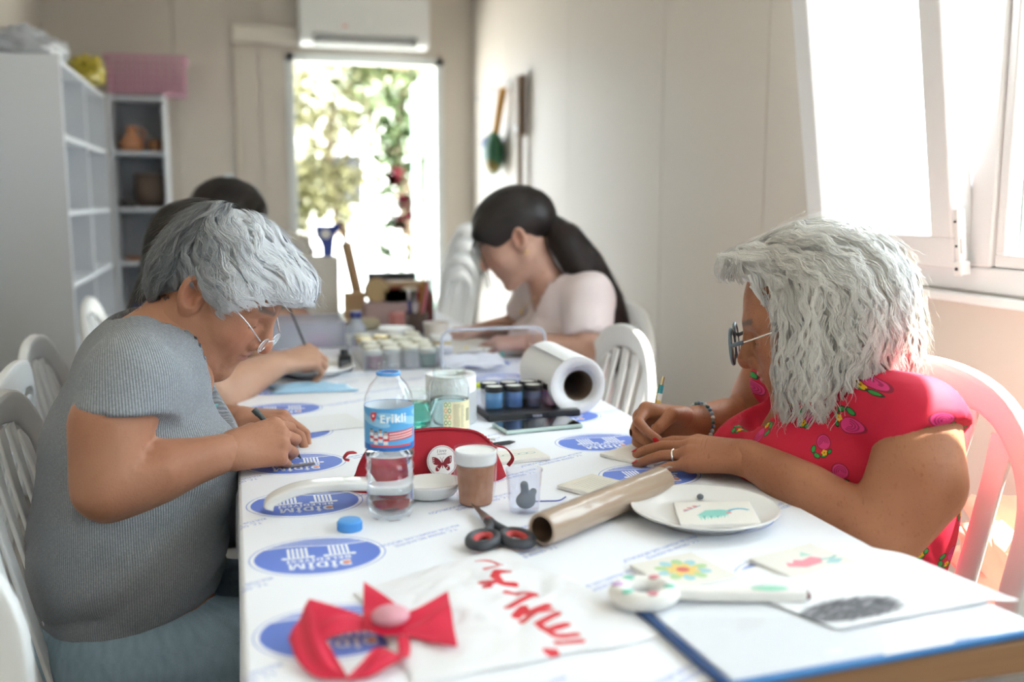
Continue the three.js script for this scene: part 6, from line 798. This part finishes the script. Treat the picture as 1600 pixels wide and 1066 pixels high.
{ // red ribbon bow
  const r = thing('ribbon_bow', 'red sheer ribbon tied in a bow on the white bag', 'ribbon', [0.13, TOP, -0.96]), m = M([0.85, 0.015, 0.075], 0.5, { side: THREE.DoubleSide, transmission: 0.22, thickness: 0, sheen: 0.5 });
  const strip = (nm, A, B, ha, hb, c = m) => { const ca = curve(A.map(([x, z], i) => [x - 0.13, ha[i], z + 0.96])), cb = curve(B.map(([x, z], i) => [x - 0.13, hb[i], z + 0.96])); return part(nm, sheet((u, v) => { const p = ca.getPoint(u).lerp(cb.getPoint(u), v); return [p.x, p.y + 0.0025 * Math.sin(v * 9 + u * 5) * Math.sin(PI * v), p.z]; }, 24, 10, 0.0006), c, r); };
  strip('loop', [[0.064, -1.022], [0.088, -1.006], [0.125, -0.99]], [[0.07, -0.958], [0.092, -0.962], [0.125, -0.968]], [0.03, 0.026, 0.014], [0.01, 0.014, 0.012]); strip('loop', [[0.039, -0.97], [0.047, -0.922], [0.062, -0.896], [0.087, -0.886]], [[0.064, -1.022], [0.07, -0.958], [0.08, -0.922], [0.089, -0.888]], [0.012, 0.007, 0.004, 0.003], [0.03, 0.022, 0.012, 0.004]);
  strip('tail', [[0.087, -0.886], [0.102, -0.9], [0.121, -0.914], [0.141, -0.902]], [[0.092, -0.884], [0.108, -0.883], [0.125, -0.887], [0.141, -0.897]], [0.004, 0.01, 0.018, 0.012], [0.003, 0.004, 0.009, 0.01]);
  strip('bow_wing', [[0.125, -1.049], [0.144, -1.017], [0.16, -0.985]], [[0.113, -0.967], [0.133, -0.947], [0.152, -0.945]], [0.032, 0.026, 0.02], [0.014, 0.014, 0.014]); strip('bow_wing', [[0.158, -0.982], [0.173, -0.982], [0.209, -1.003]], [[0.15, -0.945], [0.173, -0.926], [0.198, -0.904]], [0.02, 0.024, 0.03], [0.014, 0.012, 0.013]);
  part('knot', new THREE.SphereGeometry(1, 20, 14).scale(0.02, 0.01, 0.018).translate(0.012, 0.024, -0.01), M([0.85, 0.42, 0.5], 0.5, { transmission: 0.2, thickness: 0 }), r, 'pale pink knot'); part('tail', band([[0.02, 0.014, 0.02], [0.018, 0.01, 0.04], [0.013, 0.011, 0.06]], 0.012, 0.0012, [1, 0, 0], 12), m, r);
}
// ---------------------------------------------------------------- phone, paint set, rolls and jars
{
  const p = thing('smartphone', 'pale green smartphone with a dark screen lying face up', 'phone', [0.567, TOP, -1.838], 0.11); part('body', rbox(0.165, 0.0085, 0.078, 0.004, 0, 0.0045, 0, 4), M([0.5, 0.62, 0.58], 0.3, { metalness: 0.3 }), p); part('screen', rbox(0.157, 0.001, 0.071, 0.0004, 0, 0.0089, 0), M([0.012, 0.013, 0.016], 0.08, { clearcoat: 1 }), p); part('side_button', rbox(0.018, 0.002, 0.001, 0.0004, 0.02, 0.005, 0.0394), M([0.5, 0.6, 0.57], 0.3), p);
}
{
  const t = thing('black_tray', 'flat black box with white lettering under the paint set', 'box', [0.583, TOP, -1.965], 0.02); part('body', rbox(0.2, 0.014, 0.11, 0.003, 0, 0.0075, 0), MAT.black, t);
  part('lettering', new THREE.PlaneGeometry(0.05, 0.009).translate(0.005, 0.0075, 0.0554), M([1, 1, 1], 0.5, { map: canvasMap(256, 48, (g) => { g.fillStyle = '#0c0c0e'; g.fillRect(0, 0, 256, 48); g.fillStyle = '#e8e8ea'; g.font = 'bold 40px sans-serif'; g.textAlign = 'center'; g.fillText('TEMA', 128, 40); }) }), t);
  const b = thing('paint_case', 'clear plastic case holding rows of black-lidded paint pots', 'case', [0.575, TOP + 0.0148, -1.985]), pl = clear([0.93, 0.95, 1], 0.06); const w = 0.176, d = 0.086, h = 0.034;
  part('case_bottom', rbox(w, 0.002, d, 0.0008, 0, 0.0012, 0), pl, b); for (const k of [-1, 1]) { part('case_wall', rbox(w, h, 0.0016, 0.0007, 0, h / 2 + 0.002, k * d / 2), pl, b); part('case_wall', rbox(0.0016, h, d - 0.003, 0.0007, k * w / 2, h / 2 + 0.002, 0), pl, b); }
  const cols = [[0.1, 0.3, 0.5], [0.06, 0.16, 0.35], [0.1, 0.1, 0.14], [0.3, 0.05, 0.1], [0.5, 0.5, 0.52], [0.2, 0.35, 0.42], [0.05, 0.2, 0.12], [0.4, 0.12, 0.2]], nm = ['light blue', 'dark blue', 'black', 'dark red', 'grey', 'teal blue', 'dark green', 'crimson'];
  for (let i = 0; i < 8; i++) { const c = i % 4, r = Math.floor(i / 4), j = thing('paint_pot', `${nm[i]} paint pot, ${['first', 'second', 'third', 'fourth'][c]} from the left in the ${r ? 'back' : 'front'} row of the case`, 'paint pot', [0.575 - 0.063 + c * 0.042, TOP + 0.0172, -1.985 + 0.0205 - r * 0.041]); part('pot', lathe([[0, 0], [0.0165, 0], [0.018, 0.003], [0.018, 0.034], [0, 0.034]], 24), M(cols[i], 0.35), j); part('lid', lathe([[0.0185, 0.0342], [0.0198, 0.035], [0.0198, 0.044], [0.0185, 0.0462], [0.0165, 0.0462], [0.0165, 0.0342]], 28), MAT.black, j); part('lid_disc', cyl(0.0163, 0.0163, 0.011, 0, 0.0398, 0), M([0.75, 0.76, 0.72], 0.5), j); }
}
{ // paper towel roll and toilet roll
  const t = thing('paper_towel_roll', 'white paper towel roll lying with its hollow end to the camera', 'paper towel', [0.685, TOP, -2.05]), R = 0.061, L = 0.235, quilt = M([0.87, 0.87, 0.88], 0.9, { bumpMap: tiled(blotch, 8), bumpScale: 0.001 });
  const g = lathe([[0.0325, -L / 2], [R - 0.001, -L / 2], [R, -L / 2 + 0.002], [R, L / 2 - 0.002], [R - 0.001, L / 2], [0.0325, L / 2], [0.0325, -L / 2]], 64); const gp = g.attributes.position; for (let i = 0; i < gp.count; i++) { const x = gp.getX(i), z = gp.getZ(i), r = Math.hypot(x, z); if (r > 0.04) { const k = 1 + 0.012 * nz(x * 30, gp.getY(i) * 20, z * 30); gp.setX(i, x * k); gp.setZ(i, z * k); } } g.computeVertexNormals();
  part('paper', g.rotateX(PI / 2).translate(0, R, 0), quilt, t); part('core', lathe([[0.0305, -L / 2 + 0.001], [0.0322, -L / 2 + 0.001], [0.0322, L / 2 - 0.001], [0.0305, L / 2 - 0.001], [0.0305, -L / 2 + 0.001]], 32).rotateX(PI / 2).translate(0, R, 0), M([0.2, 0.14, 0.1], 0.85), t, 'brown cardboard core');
  part('loose_edge', band([[-0.03, 2 * R - 0.008, -L / 2 + 0.003], [-0.03, 2 * R - 0.0078, 0], [-0.03, 2 * R - 0.008, L / 2 - 0.003]], 0.02, 0.0012, [0.85, -0.5, 0], 8), quilt, t);
  const s = thing('toilet_roll', 'white toilet paper roll standing behind the glass jar', 'toilet paper', [0.418, TOP, -1.955]); part('paper', lathe([[0.02, 0], [0.05, 0], [0.0515, 0.002], [0.0515, 0.094], [0.05, 0.096], [0.02, 0.096], [0.02, 0]], 48), quilt, s); part('loose_sheet', sheet((u, v) => { const a = 0.35 + u * 0.9; return [Math.cos(a) * (0.053 + 0.016 * u * u) + 0.0, 0.002 + v * 0.062 + 0.0, Math.sin(a) * (0.053 + 0.016 * u * u)]; }, 12, 8, 0.0006), quilt, s);
}
function glassJar(name, label, [x, z], r, h, water, col, label2) {
  const j = thing(name, label, 'jar', [x, TOP, z], 0.25), gl = clear([0.96, 0.985, 0.975], 0.01, { ior: 1.5 });
  part('glass', lathe([[0, 0.0005], [r * 0.9, 0.0005], [r, 0.006], [r, h * 0.72], [r * 0.93, h * 0.8], [r * 0.82, h * 0.86], [r * 0.8, h * 0.9], [r * 0.84, h * 0.915], [r * 0.8, h * 0.93], [r * 0.84, h * 0.95], [r * 0.81, h], [r * 0.76, h], [r * 0.75, h * 0.86]], 56), gl, j);
  part('water', lathe([[0, 0.004], [r * 0.9, 0.004], [r * 0.955, 0.01], [r * 0.955, water], [0, water]], 48), M([0.97, 0.99, 0.99], 0.0, { transmission: 1, thickness: 0.05, ior: 1.33, attenuationColor: new THREE.Color(...col), attenuationDistance: 0.08 }), j);
  if (label2) part('paper_label', new THREE.CylinderGeometry(r * 1.008, r * 1.008, h * 0.44, 40, 1, true, -0.75, 1.75).translate(0, h * 0.33, 0), M([1, 1, 1], 0.6, { map: label2, side: THREE.DoubleSide }), j);
}
glassJar('glass_jar', 'open glass jar of pale blue water with a barcode label', [0.388, -1.83], 0.038, 0.128, 0.07, [0.72, 0.93, 0.94], canvasMap(768, 440, (g, w, h) => { g.fillStyle = '#efe6bd'; g.fillRect(0, 0, w, h); g.fillStyle = '#f6f1d6'; g.fillRect(0, 0, 190, h); for (let i = 0; i < 10; i++) { g.lineWidth = 12; g.strokeStyle = ['#4f9a3a', '#8cc04a', '#e0a23c'][i % 3]; g.beginPath(); g.arc(50 + (i % 2) * 80, 40 + Math.floor(i / 2) * 90, 30, 0, 7); g.stroke(); } g.fillStyle = '#6a6a54'; for (let i = 0; i < 17; i++) { g.fillRect(215, 40 + i * 22, rr(120, 170), 6); g.fillRect(395, 60 + i * 20, rr(60, 100), 5); } for (let i = 0; i < 26; i++) if (rnd() < 0.75) g.fillRect(545 + i * 6, 120, rr(2, 5), 190); }));
glassJar('glass_tumbler', 'glass of teal water between the bottle and the glass jar', [0.338, -1.905], 0.029, 0.078, 0.05, [0.1, 0.75, 0.62]);
{ // clear storage box, highlighter
  const b = thing('storage_lid', 'clear plastic box lid standing upright behind the paint set', 'box lid', [0.612, TOP + 0.0612, -2.40]), pl = clear([0.94, 0.95, 1], 0.08), w = 0.262, d = 0.125, h = 0.055; b.rotation.x = 1.45;
  part('box_bottom', rbox(w - 0.02, 0.003, d - 0.02, 0.001, 0, 0.002, 0), pl, b);
  const wall = (n, t) => { const P = []; for (let k = 0; k < 4; k++) for (let i = 0; i <= 8; i++) { const a = (k * 90 + i * 90 / 8) * PI / 180, cx = [1, -1, -1, 1][k], cz = [1, 1, -1, -1][k], R = 0.024; P.push([cx * (w / 2 - R) + R * Math.cos(a), cz * (d / 2 - R) + R * Math.sin(a)]); } return sheet((u, v) => { const i = Math.min(35, Math.floor(u * 36)) % 36, q = P[u >= 1 ? 0 : i], s = lerp(0.9, 1, v); return [q[0] * s, 0.002 + v * h, q[1] * s]; }, 36, 6); };
  part('box_wall', wall(), M([0.94, 0.95, 1], 0.08, { transmission: 1, thickness: 0, side: THREE.DoubleSide }), b); part('box_rim', (() => { const R = 0.024, pts = []; for (let k = 0; k < 4; k++) for (let i = 0; i <= 4; i++) { const a = (k * 90 + i * 22.5) * PI / 180; pts.push(V([1, -1, -1, 1][k] * (w / 2 - R) + R * Math.cos(a), h, [1, 1, -1, -1][k] * (d / 2 - R) + R * Math.sin(a))); } return new THREE.TubeGeometry(new THREE.CatmullRomCurve3(pts, true), 80, 0.0034, 8, true); })(), M([0.8, 0.83, 0.92], 0.2, { transmission: 0.5, thickness: 0 }), b);
  solo('folded_paper', sheet((u, v) => [lerp(-0.08, 0.08, u), 0.012 + 0.02 * Math.abs(nz(u * 3, v * 3, 4)) + 0.02 * v, lerp(0.05, -0.05, v)], 16, 16, 0.001), MAT.paper, 'crumpled white paper behind the upright clear lid', 'paper', [0.6, TOP, -2.52]);
  solo('marker', [rod([0, 0, 0], [0.09, 0.0, 0.01], 0.006), rod([0.09, 0, 0.01], [0.1, 0, 0.011], 0.004, 0.002)], M([0.72, 0.8, 0.02], 0.4), 'yellow highlighter in front of the upright clear lid', 'marker', [0.475, TOP + 0.0062, -2.28]);
}
{ // near-left working place further up: plate, brush, bag, ink
  solo('plate', plateGeo(0.105), MAT.ceramic, 'white plate under the hand with the brush', 'plate', [0.19, TOP + 0.001, -2.565]);
  const bag = sheet((u, v) => [lerp(-0.1, 0.1, u) * (1 - 0.15 * v) + 0.02 * nz(v * 4, 1, 2), 0.002 + 0.014 * Math.sin(PI * u) ** 0.5 * Math.sin(PI * v) ** 0.5 * (0.8 + 0.6 * nz(u * 5, v * 6, 2)), lerp(0.05, -0.05, v) + 0.02 * u], 28, 20, 0.001); solo('blue_packet', bag, M([0.36, 0.62, 0.85], 0.25, { clearcoat: 0.3 }), 'pale blue plastic packet lying in front of the plate with the brush', 'packet', [0.165, TOP, -2.375]);
  const ink = thing('ink_bottle', 'small square black ink bottle right of the plate', 'bottle', [0.272, TOP, -2.6]); part('body', rbox(0.034, 0.042, 0.034, 0.004, 0, 0.0215, 0), M([0.015, 0.016, 0.02], 0.15), ink); part('cap', cyl(0.011, 0.012, 0.016, 0, 0.05, 0), MAT.black, ink); part('label', rbox(0.024, 0.02, 0.001, 0.0003, 0, 0.02, 0.0174), M([0.1, 0.1, 0.11], 0.5), ink);
  solo('paint_brush', [rod([0, 0, 0], [-0.055, 0.15, -0.05], 0.0034, 0.0026), rod([0, 0, 0], [0.006, -0.016, 0.005], 0.003, 0.0008)], MAT.black, 'thin black brush held over the plate', 'brush', [0.178, 0.79, -2.45]);
  solo('drawing_paper', sheet((u, v) => [lerp(-0.1, 0.1, u), 0.0008 + 0.001 * Math.abs(nz(u * 4, v * 4, 1)), lerp(0.07, -0.07, v)], 12, 12, 0.0003), MAT.paper, 'white paper with a faint drawing beyond the carving hand', 'paper', [0.135, TOP, -1.985], 0.2);
}
// pens in hands
solo('carving_pen', [rod([0.1, 0.003, -1.712], [0.094, 0.012, -1.713], 0.0012, 0.004), rod([0.094, 0.012, -1.713], [0.03, 0.083, -1.735], 0.0046, 0.0046, 16), cyl(0.0055, 0.0055, 0.012).applyQuaternion(new THREE.Quaternion().setFromUnitVectors(V(0, 1, 0), V(-0.064, 0.071, -0.022).normalize())).translate(0.0285, 0.0845, -1.7355)].map((g) => g.translate(-0.1, 0, 1.712)), M([0.06, 0.075, 0.075], 0.45), 'dark grey pen in the hand of the grey-shirted person', 'pen', [0.1, TOP, -1.712]);
solo('modelling_stick', rod([0, 0, 0], [0.04, 0.0005, -0.006], 0.003, 0.0022, 8), M([0.25, 0.23, 0.24], 0.5), 'short grey stick on the cloth under the carving hand', 'stick', [0.08, TOP + 0.003, -1.665]);
{
  const p = thing('patterned_pen', 'white retractable pen with a blue and yellow pattern held upright', 'pen', [0.703, TOP + 0.0066, -1.602]), A = [0, 0, 0], U = V(0.033, 0.122, -0.02), at = (t) => U.clone().multiplyScalar(t).toArray(), seg = (n, a, b, r1, r2, m) => part(n, rod(at(a), at(b), r1, r2, 16), m, p);
  seg('tip', 0, 0.12, 0.0008, 0.0042, M([0.7, 0.6, 0.4], 0.25, { metalness: 0.9 })); seg('grip', 0.12, 0.5, 0.0045, 0.0046, MAT.white); seg('blue_band', 0.5, 0.58, 0.0047, 0.0047, MAT.blue); seg('barrel', 0.58, 0.68, 0.0046, 0.0046, M([0.8, 0.6, 0.15], 0.4)); seg('barrel', 0.68, 0.78, 0.0046, 0.0046, MAT.white); seg('barrel', 0.78, 0.9, 0.0046, 0.0046, M([0.05, 0.35, 0.42], 0.4)); seg('push_button', 0.9, 1.02, 0.003, 0.003, M([0.75, 0.65, 0.4], 0.25, { metalness: 0.9 }));
  part('clip', rod(U.clone().multiplyScalar(0.6).add(V(-0.006, 0, 0)).toArray(), U.clone().multiplyScalar(0.92).add(V(-0.006, 0, 0)).toArray(), 0.0012, 0.0012, 6), M([0.75, 0.65, 0.4], 0.25, { metalness: 0.9 }), p);
}
// ---------------------------------------------------------------- jars and bottles in the middle of the table
{
  const tray = thing('clear_tray', 'shallow clear plastic tray full of small lidded jars', 'tray', [0.42, TOP, -2.72]), pl = M([0.9, 0.92, 0.95], 0.1, { transmission: 0.9, thickness: 0 });
  part('tray_bottom', rbox(0.2, 0.003, 0.3, 0.001, 0, 0.002, 0), pl, tray); for (const k of [-1, 1]) { part('tray_wall', rbox(0.002, 0.055, 0.3, 0.0008, k * 0.1, 0.029, 0), pl, tray); part('tray_wall', rbox(0.2, 0.055, 0.002, 0.0008, 0, 0.029, k * 0.15), pl, tray); }
  const cream = M([0.74, 0.72, 0.6], 0.5), gold = M([0.65, 0.5, 0.2], 0.3, { metalness: 0.8 }), bodies = [[0.2, 0.03, 0.08], [0.02, 0.12, 0.08], [0.45, 0.42, 0.36], [0.55, 0.5, 0.38], [0.4, 0.38, 0.34]], bn = ['dark red', 'dark green', 'grey', 'cream', 'taupe'];
  const jar = (label, x, z, r, h, body, lid, y = TOP, group) => { const j = thing('small_jar', label, 'jar', [x, y, z], 0, 'small lidded jars'); part('glass', lathe([[0, 0], [r * 0.92, 0], [r, 0.004], [r, h * 0.7], [r * 0.9, h * 0.76], [0, h * 0.76]], 24), body, j); part('lid', lathe([[0, h * 0.765], [r, h * 0.765], [r * 1.06, h * 0.79], [r * 1.06, h * 0.96], [r * 0.98, h], [0, h * 0.99]], 28), lid, j); };
  const row = ['front', 'second', 'third', 'fourth', 'fifth', 'back'], col = ['left', 'second from left', 'third from left', 'right'];
  for (let r = 0; r < 6; r++) for (let c = 0; c < 4; c++) { const k = (r * 3 + c * 2) % 5; jar(`${bn[k]} jar with a pale lid in the clear tray, ${row[r]} row, ${col[c]}`, 0.42 - 0.072 + c * 0.048 + rr(-0.001, 0.001), -2.72 + 0.125 - r * 0.049, 0.0215, 0.048 + 0.006 * ((r + c) % 3), M(bodies[k], 0.3), r === 4 && c < 2 ? gold : cream, TOP + 0.004); }
  jar('big low jar with a wide white lid behind the clear tray', 0.462, -2.94, 0.052, 0.066, M([0.7, 0.68, 0.62], 0.4), MAT.white); jar('gold-rimmed jar with a white lid right of the clear tray', 0.552, -2.715, 0.03, 0.07, M([0.65, 0.5, 0.22], 0.35), MAT.white); jar('small jar with a round white lid right of the clear tray', 0.546, -2.64, 0.024, 0.05, M([0.6, 0.6, 0.62], 0.4), MAT.white);
  const bb = thing('blue_capped_bottle', 'clear bottle with a dark blue cap and a blue and white label', 'bottle', [0.35, TOP, -2.99]); part('body', lathe([[0, 0], [0.029, 0], [0.031, 0.004], [0.031, 0.06], [0.02, 0.08], [0.015, 0.086], [0.015, 0.094], [0, 0.094]], 32), M([0.7, 0.74, 0.82], 0.15, { transmission: 0.5, thickness: 0 }), bb); part('cap', cyl(0.0185, 0.0185, 0.018, 0, 0.103, 0), M([0.03, 0.04, 0.2], 0.4), bb); part('label', new THREE.CylinderGeometry(0.0315, 0.0315, 0.034, 32, 1, true, -0.3, 1.6).translate(0, 0.03, 0), M([0.04, 0.08, 0.45], 0.5, { side: THREE.DoubleSide }), bb, 'blue label'); part('label', new THREE.CylinderGeometry(0.0315, 0.0315, 0.034, 32, 1, true, -1.7, 1.38).translate(0, 0.03, 0), M([0.75, 0.78, 0.78], 0.5, { side: THREE.DoubleSide }), bb, 'white label');
  const tub = thing('clear_tub', 'big clear plastic tub with craft supplies left of the bottle', 'tub', [0.18, TOP, -3.12]), tp = M([0.86, 0.87, 0.93], 0.15, { transmission: 0.75, thickness: 0 }); part('tub_bottom', rbox(0.26, 0.003, 0.2, 0.001, 0, 0.002, 0), tp, tub); for (const k of [-1, 1]) { part('tub_wall', rbox(0.28, 0.075, 0.002, 0.0008, 0, 0.039, k * 0.105), tp, tub); part('tub_wall', rbox(0.002, 0.075, 0.208, 0.0008, k * 0.14, 0.039, 0), tp, tub); } part('tub_rim', [rbox(0.295, 0.006, 0.01, 0.002, 0, 0.078, 0.107), rbox(0.295, 0.006, 0.01, 0.002, 0, 0.078, -0.107), rbox(0.01, 0.006, 0.21, 0.002, 0.142, 0.078, 0), rbox(0.01, 0.006, 0.21, 0.002, -0.142, 0.078, 0)], tp, tub);
  solo('sponge', rbox(0.07, 0.032, 0.05, 0.01), M([0.72, 0.25, 0.52], 0.9), 'pink sponge at the right in the clear tub', 'sponge', [0.245, TOP + 0.02, -3.06]); solo('eraser_block', rbox(0.05, 0.03, 0.04, 0.006), M([0.12, 0.14, 0.16], 0.7), 'dark block at the left in the clear tub', 'block', [0.13, TOP + 0.019, -3.1]);
  solo('paper_cup', [lathe([[0, 0], [0.028, 0], [0.037, 0.085], [0.0385, 0.086], [0.0375, 0.088], [0.035, 0.086], [0.027, 0.003], [0, 0.003]], 32)], M([0.76, 0.7, 0.66], 0.6), 'off-white paper cup behind the round white lid', 'cup', [0.568, TOP, -2.86]);
}
{ // open book at the pink shirt
  const b = thing('open_book', 'thick open book with cream pages in front of the person in pink', 'book', [0.655, TOP, -2.79], 0.12);
  for (const k of [-1, 1]) part('page_block', sheet((u, v) => [k * u * 0.125, 0.034 - 0.006 * (1 - Math.sin(PI * u * 0.9 + 0.25)) - 0.012 * u * u, (v * 2 - 1) * 0.1 * k * -1], 16, 6, 0.016), M([0.76, 0.72, 0.62], 0.85), b);
  part('cover', rbox(0.262, 0.003, 0.208, 0.001, 0, 0.0016, 0), M([0.3, 0.26, 0.22], 0.6), b); part('page_edges', [rbox(0.12, 0.014, 0.196, 0.002, 0.06, 0.0105, 0), rbox(0.12, 0.014, 0.196, 0.002, -0.06, 0.0105, 0)], M([0.7, 0.66, 0.56], 0.9), b);
  part('index_tab', rbox(0.012, 0.001, 0.02, 0.0003, -0.05, 0.0352, 0.106), M([0.85, 0.62, 0.05], 0.6), b, 'yellow index tab'); part('index_tab', rbox(0.012, 0.02, 0.001, 0.0003, 0.06, 0.012, 0.1025), M([0.2, 0.65, 0.55], 0.6), b, 'green index tab');
}
{ // brushes and pens in a glass
  const c = thing('brush_glass', 'dark glass holding brushes and pens', 'glass', [0.556, TOP, -3.12]); part('glass', lathe([[0, 0], [0.034, 0], [0.036, 0.09], [0.033, 0.09], [0.031, 0.004], [0, 0.004]], 32), M([0.2, 0.14, 0.12], 0.2, { transmission: 0.4, thickness: 0 }), c);
  for (const [n, lab, a, b, r, col] of [['paint_brush', 'brush with an orange handle in the dark glass', [0.01, 0.006, -0.01], [0.026, 0.205, -0.01], 0.006, [0.5, 0.25, 0.06]], ['paint_brush', 'brush with a brown handle in the dark glass', [0.015, 0.006, 0.005], [0.034, 0.19, 0], 0.005, [0.3, 0.17, 0.08]], ['pink_pencil', 'pink pencil leaning right in the dark glass', [0.0, 0.006, 0.015], [0.036, 0.18, 0.022], 0.005, [0.8, 0.25, 0.32]], ['navy_pen', 'navy blue pen with a silver cap in the dark glass', [-0.015, 0.006, 0.012], [-0.024, 0.13, 0.018], 0.0075, [0.02, 0.03, 0.16]], ['white_marker', 'white marker in the dark glass', [-0.008, 0.006, 0.02], [-0.006, 0.12, 0.024], 0.006, [0.75, 0.75, 0.8]]]) { const t = thing(n, lab, n.split('_')[1], [0.556, TOP, -3.12]); part('shaft', rod(a, b, r, r * 0.85), M(col, 0.4), t); const d = V(...b).sub(V(...a)).normalize(), e = V(...b).addScaledVector(d, 0.03).toArray(); part('end', rod(b, e, r * 0.85, n === 'navy_pen' ? r * 0.8 : r * 0.3), n === 'navy_pen' ? MAT.metal : M(col.map((q) => q * 0.6), 0.5), t); }
}
{ // far end: boxes, rolling pin, wood slice, greenery
  solo('tall_box', rbox(0.115, 0.235, 0.1, 0.004), M([0.78, 0.75, 0.69], 0.6), 'tall cream box at the far end of the table', 'box', [0.318, TOP + 0.1178, -3.76]);
  const bl = thing('blue_ornament', 'cobalt blue ornament with a white disc on top of the tall cream box', 'ornament', [0.34, TOP + 0.236, -3.76]); const sh = new THREE.Shape(); sh.moveTo(-0.014, 0); sh.lineTo(0.014, 0); sh.lineTo(0.02, 0.05); sh.lineTo(0.026, 0.085); sh.lineTo(0.06, 0.105); sh.lineTo(0.05, 0.125); sh.lineTo(0.02, 0.108); sh.lineTo(-0.035, 0.108); sh.lineTo(-0.035, 0.07); sh.quadraticCurveTo(-0.01, 0.05, -0.014, 0);
  part('body', new THREE.ExtrudeGeometry(sh, { depth: 0.022, bevelEnabled: true, bevelSize: 0.003, bevelThickness: 0.003, bevelSegments: 2 }).translate(0, 0, -0.011), MAT.blue, bl); part('disc', cyl(0.018, 0.018, 0.004).rotateX(PI / 2).translate(-0.006, 0.082, 0.0155), MAT.white, bl);
  crumple('cloth_bundle', 'cream cloth bundle on top of the boxes beside the blue ornament', [0.22, TOP + 0.19, -3.84], 0.07, 0.07, 0.06, M([0.72, 0.68, 0.6], 0.85), 'cloth'); solo('grey_box', rbox(0.14, 0.19, 0.1, 0.004), M([0.3, 0.31, 0.3], 0.6), 'dark grey box behind the tall cream box', 'box', [0.2, TOP + 0.0952, -3.86]);
  const rp = thing('rolling_pin', 'wooden rolling pin leaning upright at the far end', 'rolling pin', [0.46, TOP + 0.004, -3.7]); rp.rotation.z = 0.2; part('roller', lathe([[0, 0.06], [0.018, 0.06], [0.02, 0.065], [0.02, 0.285], [0.018, 0.29], [0, 0.29]], 24), MAT.wood, rp); part('handle', lathe([[0, 0.288], [0.008, 0.29], [0.009, 0.305], [0.0115, 0.33], [0.009, 0.36], [0, 0.365]], 20), MAT.wood, rp); part('handle', lathe([[0, 0], [0.009, 0.004], [0.0115, 0.02], [0.009, 0.05], [0.008, 0.062], [0, 0.062]], 20), MAT.wood, rp);
  solo('cork_box', rbox(0.075, 0.11, 0.07, 0.006), MAT.cork, 'brown cork box right of the tall cream box', 'box', [0.42, TOP + 0.0554, -3.62]);
  const lg = thing('wood_slice', 'round slice of a log standing on edge', 'wood slice', [0.495, TOP + 0.078, -3.575]); part('disc', cyl(0.042, 0.042, 0.022, 0, 0.043, 0, 36).rotateX(0).translate(0, -0.043, 0).rotateX(PI / 2).translate(0, 0.043, 0), M([1, 1, 1], 0.8, { map: canvasMap(256, 256, (g) => { g.fillStyle = '#d8c29a'; g.fillRect(0, 0, 256, 256); for (let r = 120; r > 8; r -= 12) { g.strokeStyle = r % 24 ? '#b8975f' : '#8e6c40'; g.lineWidth = 4; g.beginPath(); g.ellipse(128, 128, r, r * 0.94, 0.3, 0, 7); g.stroke(); } }) }), lg); part('bark', new THREE.TorusGeometry(0.0425, 0.004, 8, 40).scale(1, 1, 2.6).translate(0, 0.043, 0), M([0.22, 0.14, 0.09], 0.9), lg);
  solo('pink_box', rbox(0.2, 0.077, 0.11, 0.004), M([0.52, 0.38, 0.38], 0.7), 'dusty pink box under the wood slice', 'box', [0.545, TOP + 0.0388, -3.58]);
  const gr = thing('moss_bunch', 'bunch of green artificial moss and leaves on the dusty pink box', 'moss', [0.58, TOP + 0.078, -3.57]); part('leaves', leafGeo(420, () => V(rr(-0.055, 0.055), 0.004 + rr(0, 0.035), rr(-0.03, 0.03)), 0.012), M([0.08, 0.2, 0.06], 0.7, { side: THREE.DoubleSide }), gr).userData.kind = 'stuff'; part('stone', new THREE.SphereGeometry(0.022, 20, 14).scale(1.5, 0.7, 1).translate(0.035, 0.04, 0), M([0.6, 0.52, 0.4], 0.8), gr);
  solo('red_box', rbox(0.13, 0.12, 0.1, 0.004), M([0.36, 0.02, 0.03], 0.5), 'dark red box behind the moss', 'box', [0.625, TOP + 0.0604, -3.74]); solo('wooden_tray', rbox(0.15, 0.02, 0.08, 0.004), MAT.wood, 'small wooden tray lying on the dark red box', 'tray', [0.615, TOP + 0.131, -3.72]);
  solo('black_case', rbox(0.19, 0.16, 0.05, 0.005), M([0.05, 0.055, 0.065], 0.45), 'black case standing at the very end of the table', 'case', [0.6, TOP + 0.0804, -3.9]); solo('brown_bottle', lathe([[0, 0], [0.026, 0], [0.028, 0.1], [0.012, 0.125], [0.012, 0.15], [0, 0.15]], 24), M([0.12, 0.03, 0.03], 0.25), 'dark brown bottle right of the dusty pink box', 'bottle', [0.672, TOP, -3.55]);
  solo('gold_lid_jar', [lathe([[0, 0], [0.05, 0], [0.052, 0.03], [0.05, 0.036], [0, 0.036]], 32)], M([0.62, 0.58, 0.4], 0.35), 'low jar with a yellowish lid in front of the cork box', 'jar', [0.43, TOP, -3.42]); solo('strawberry_jar', [lathe([[0, 0], [0.032, 0], [0.033, 0.05], [0.03, 0.056], [0, 0.056]], 28)], M([0.62, 0.25, 0.24], 0.4), 'small pinkish red jar in front of the dusty pink box', 'jar', [0.545, TOP, -3.42]);
}
{ // beside the red dress: box with crumpled peach paper
  solo('cardboard_box', rbox(0.2, 0.42, 0.34, 0.006), M([0.36, 0.25, 0.15], 0.85), 'brown cardboard box on the floor behind the red dress', 'box', [1.3, 0.2105, -1.19]);
  crumple('peach_paper', 'crumpled peach paper flowers in a bag at the right edge', [1.28, 0.421, -1.22], 0.115, 0.14, 0.2, M([0.72, 0.5, 0.36], 0.8), 'paper', 9, 0.55);
}
renderer.render(scene, camera);
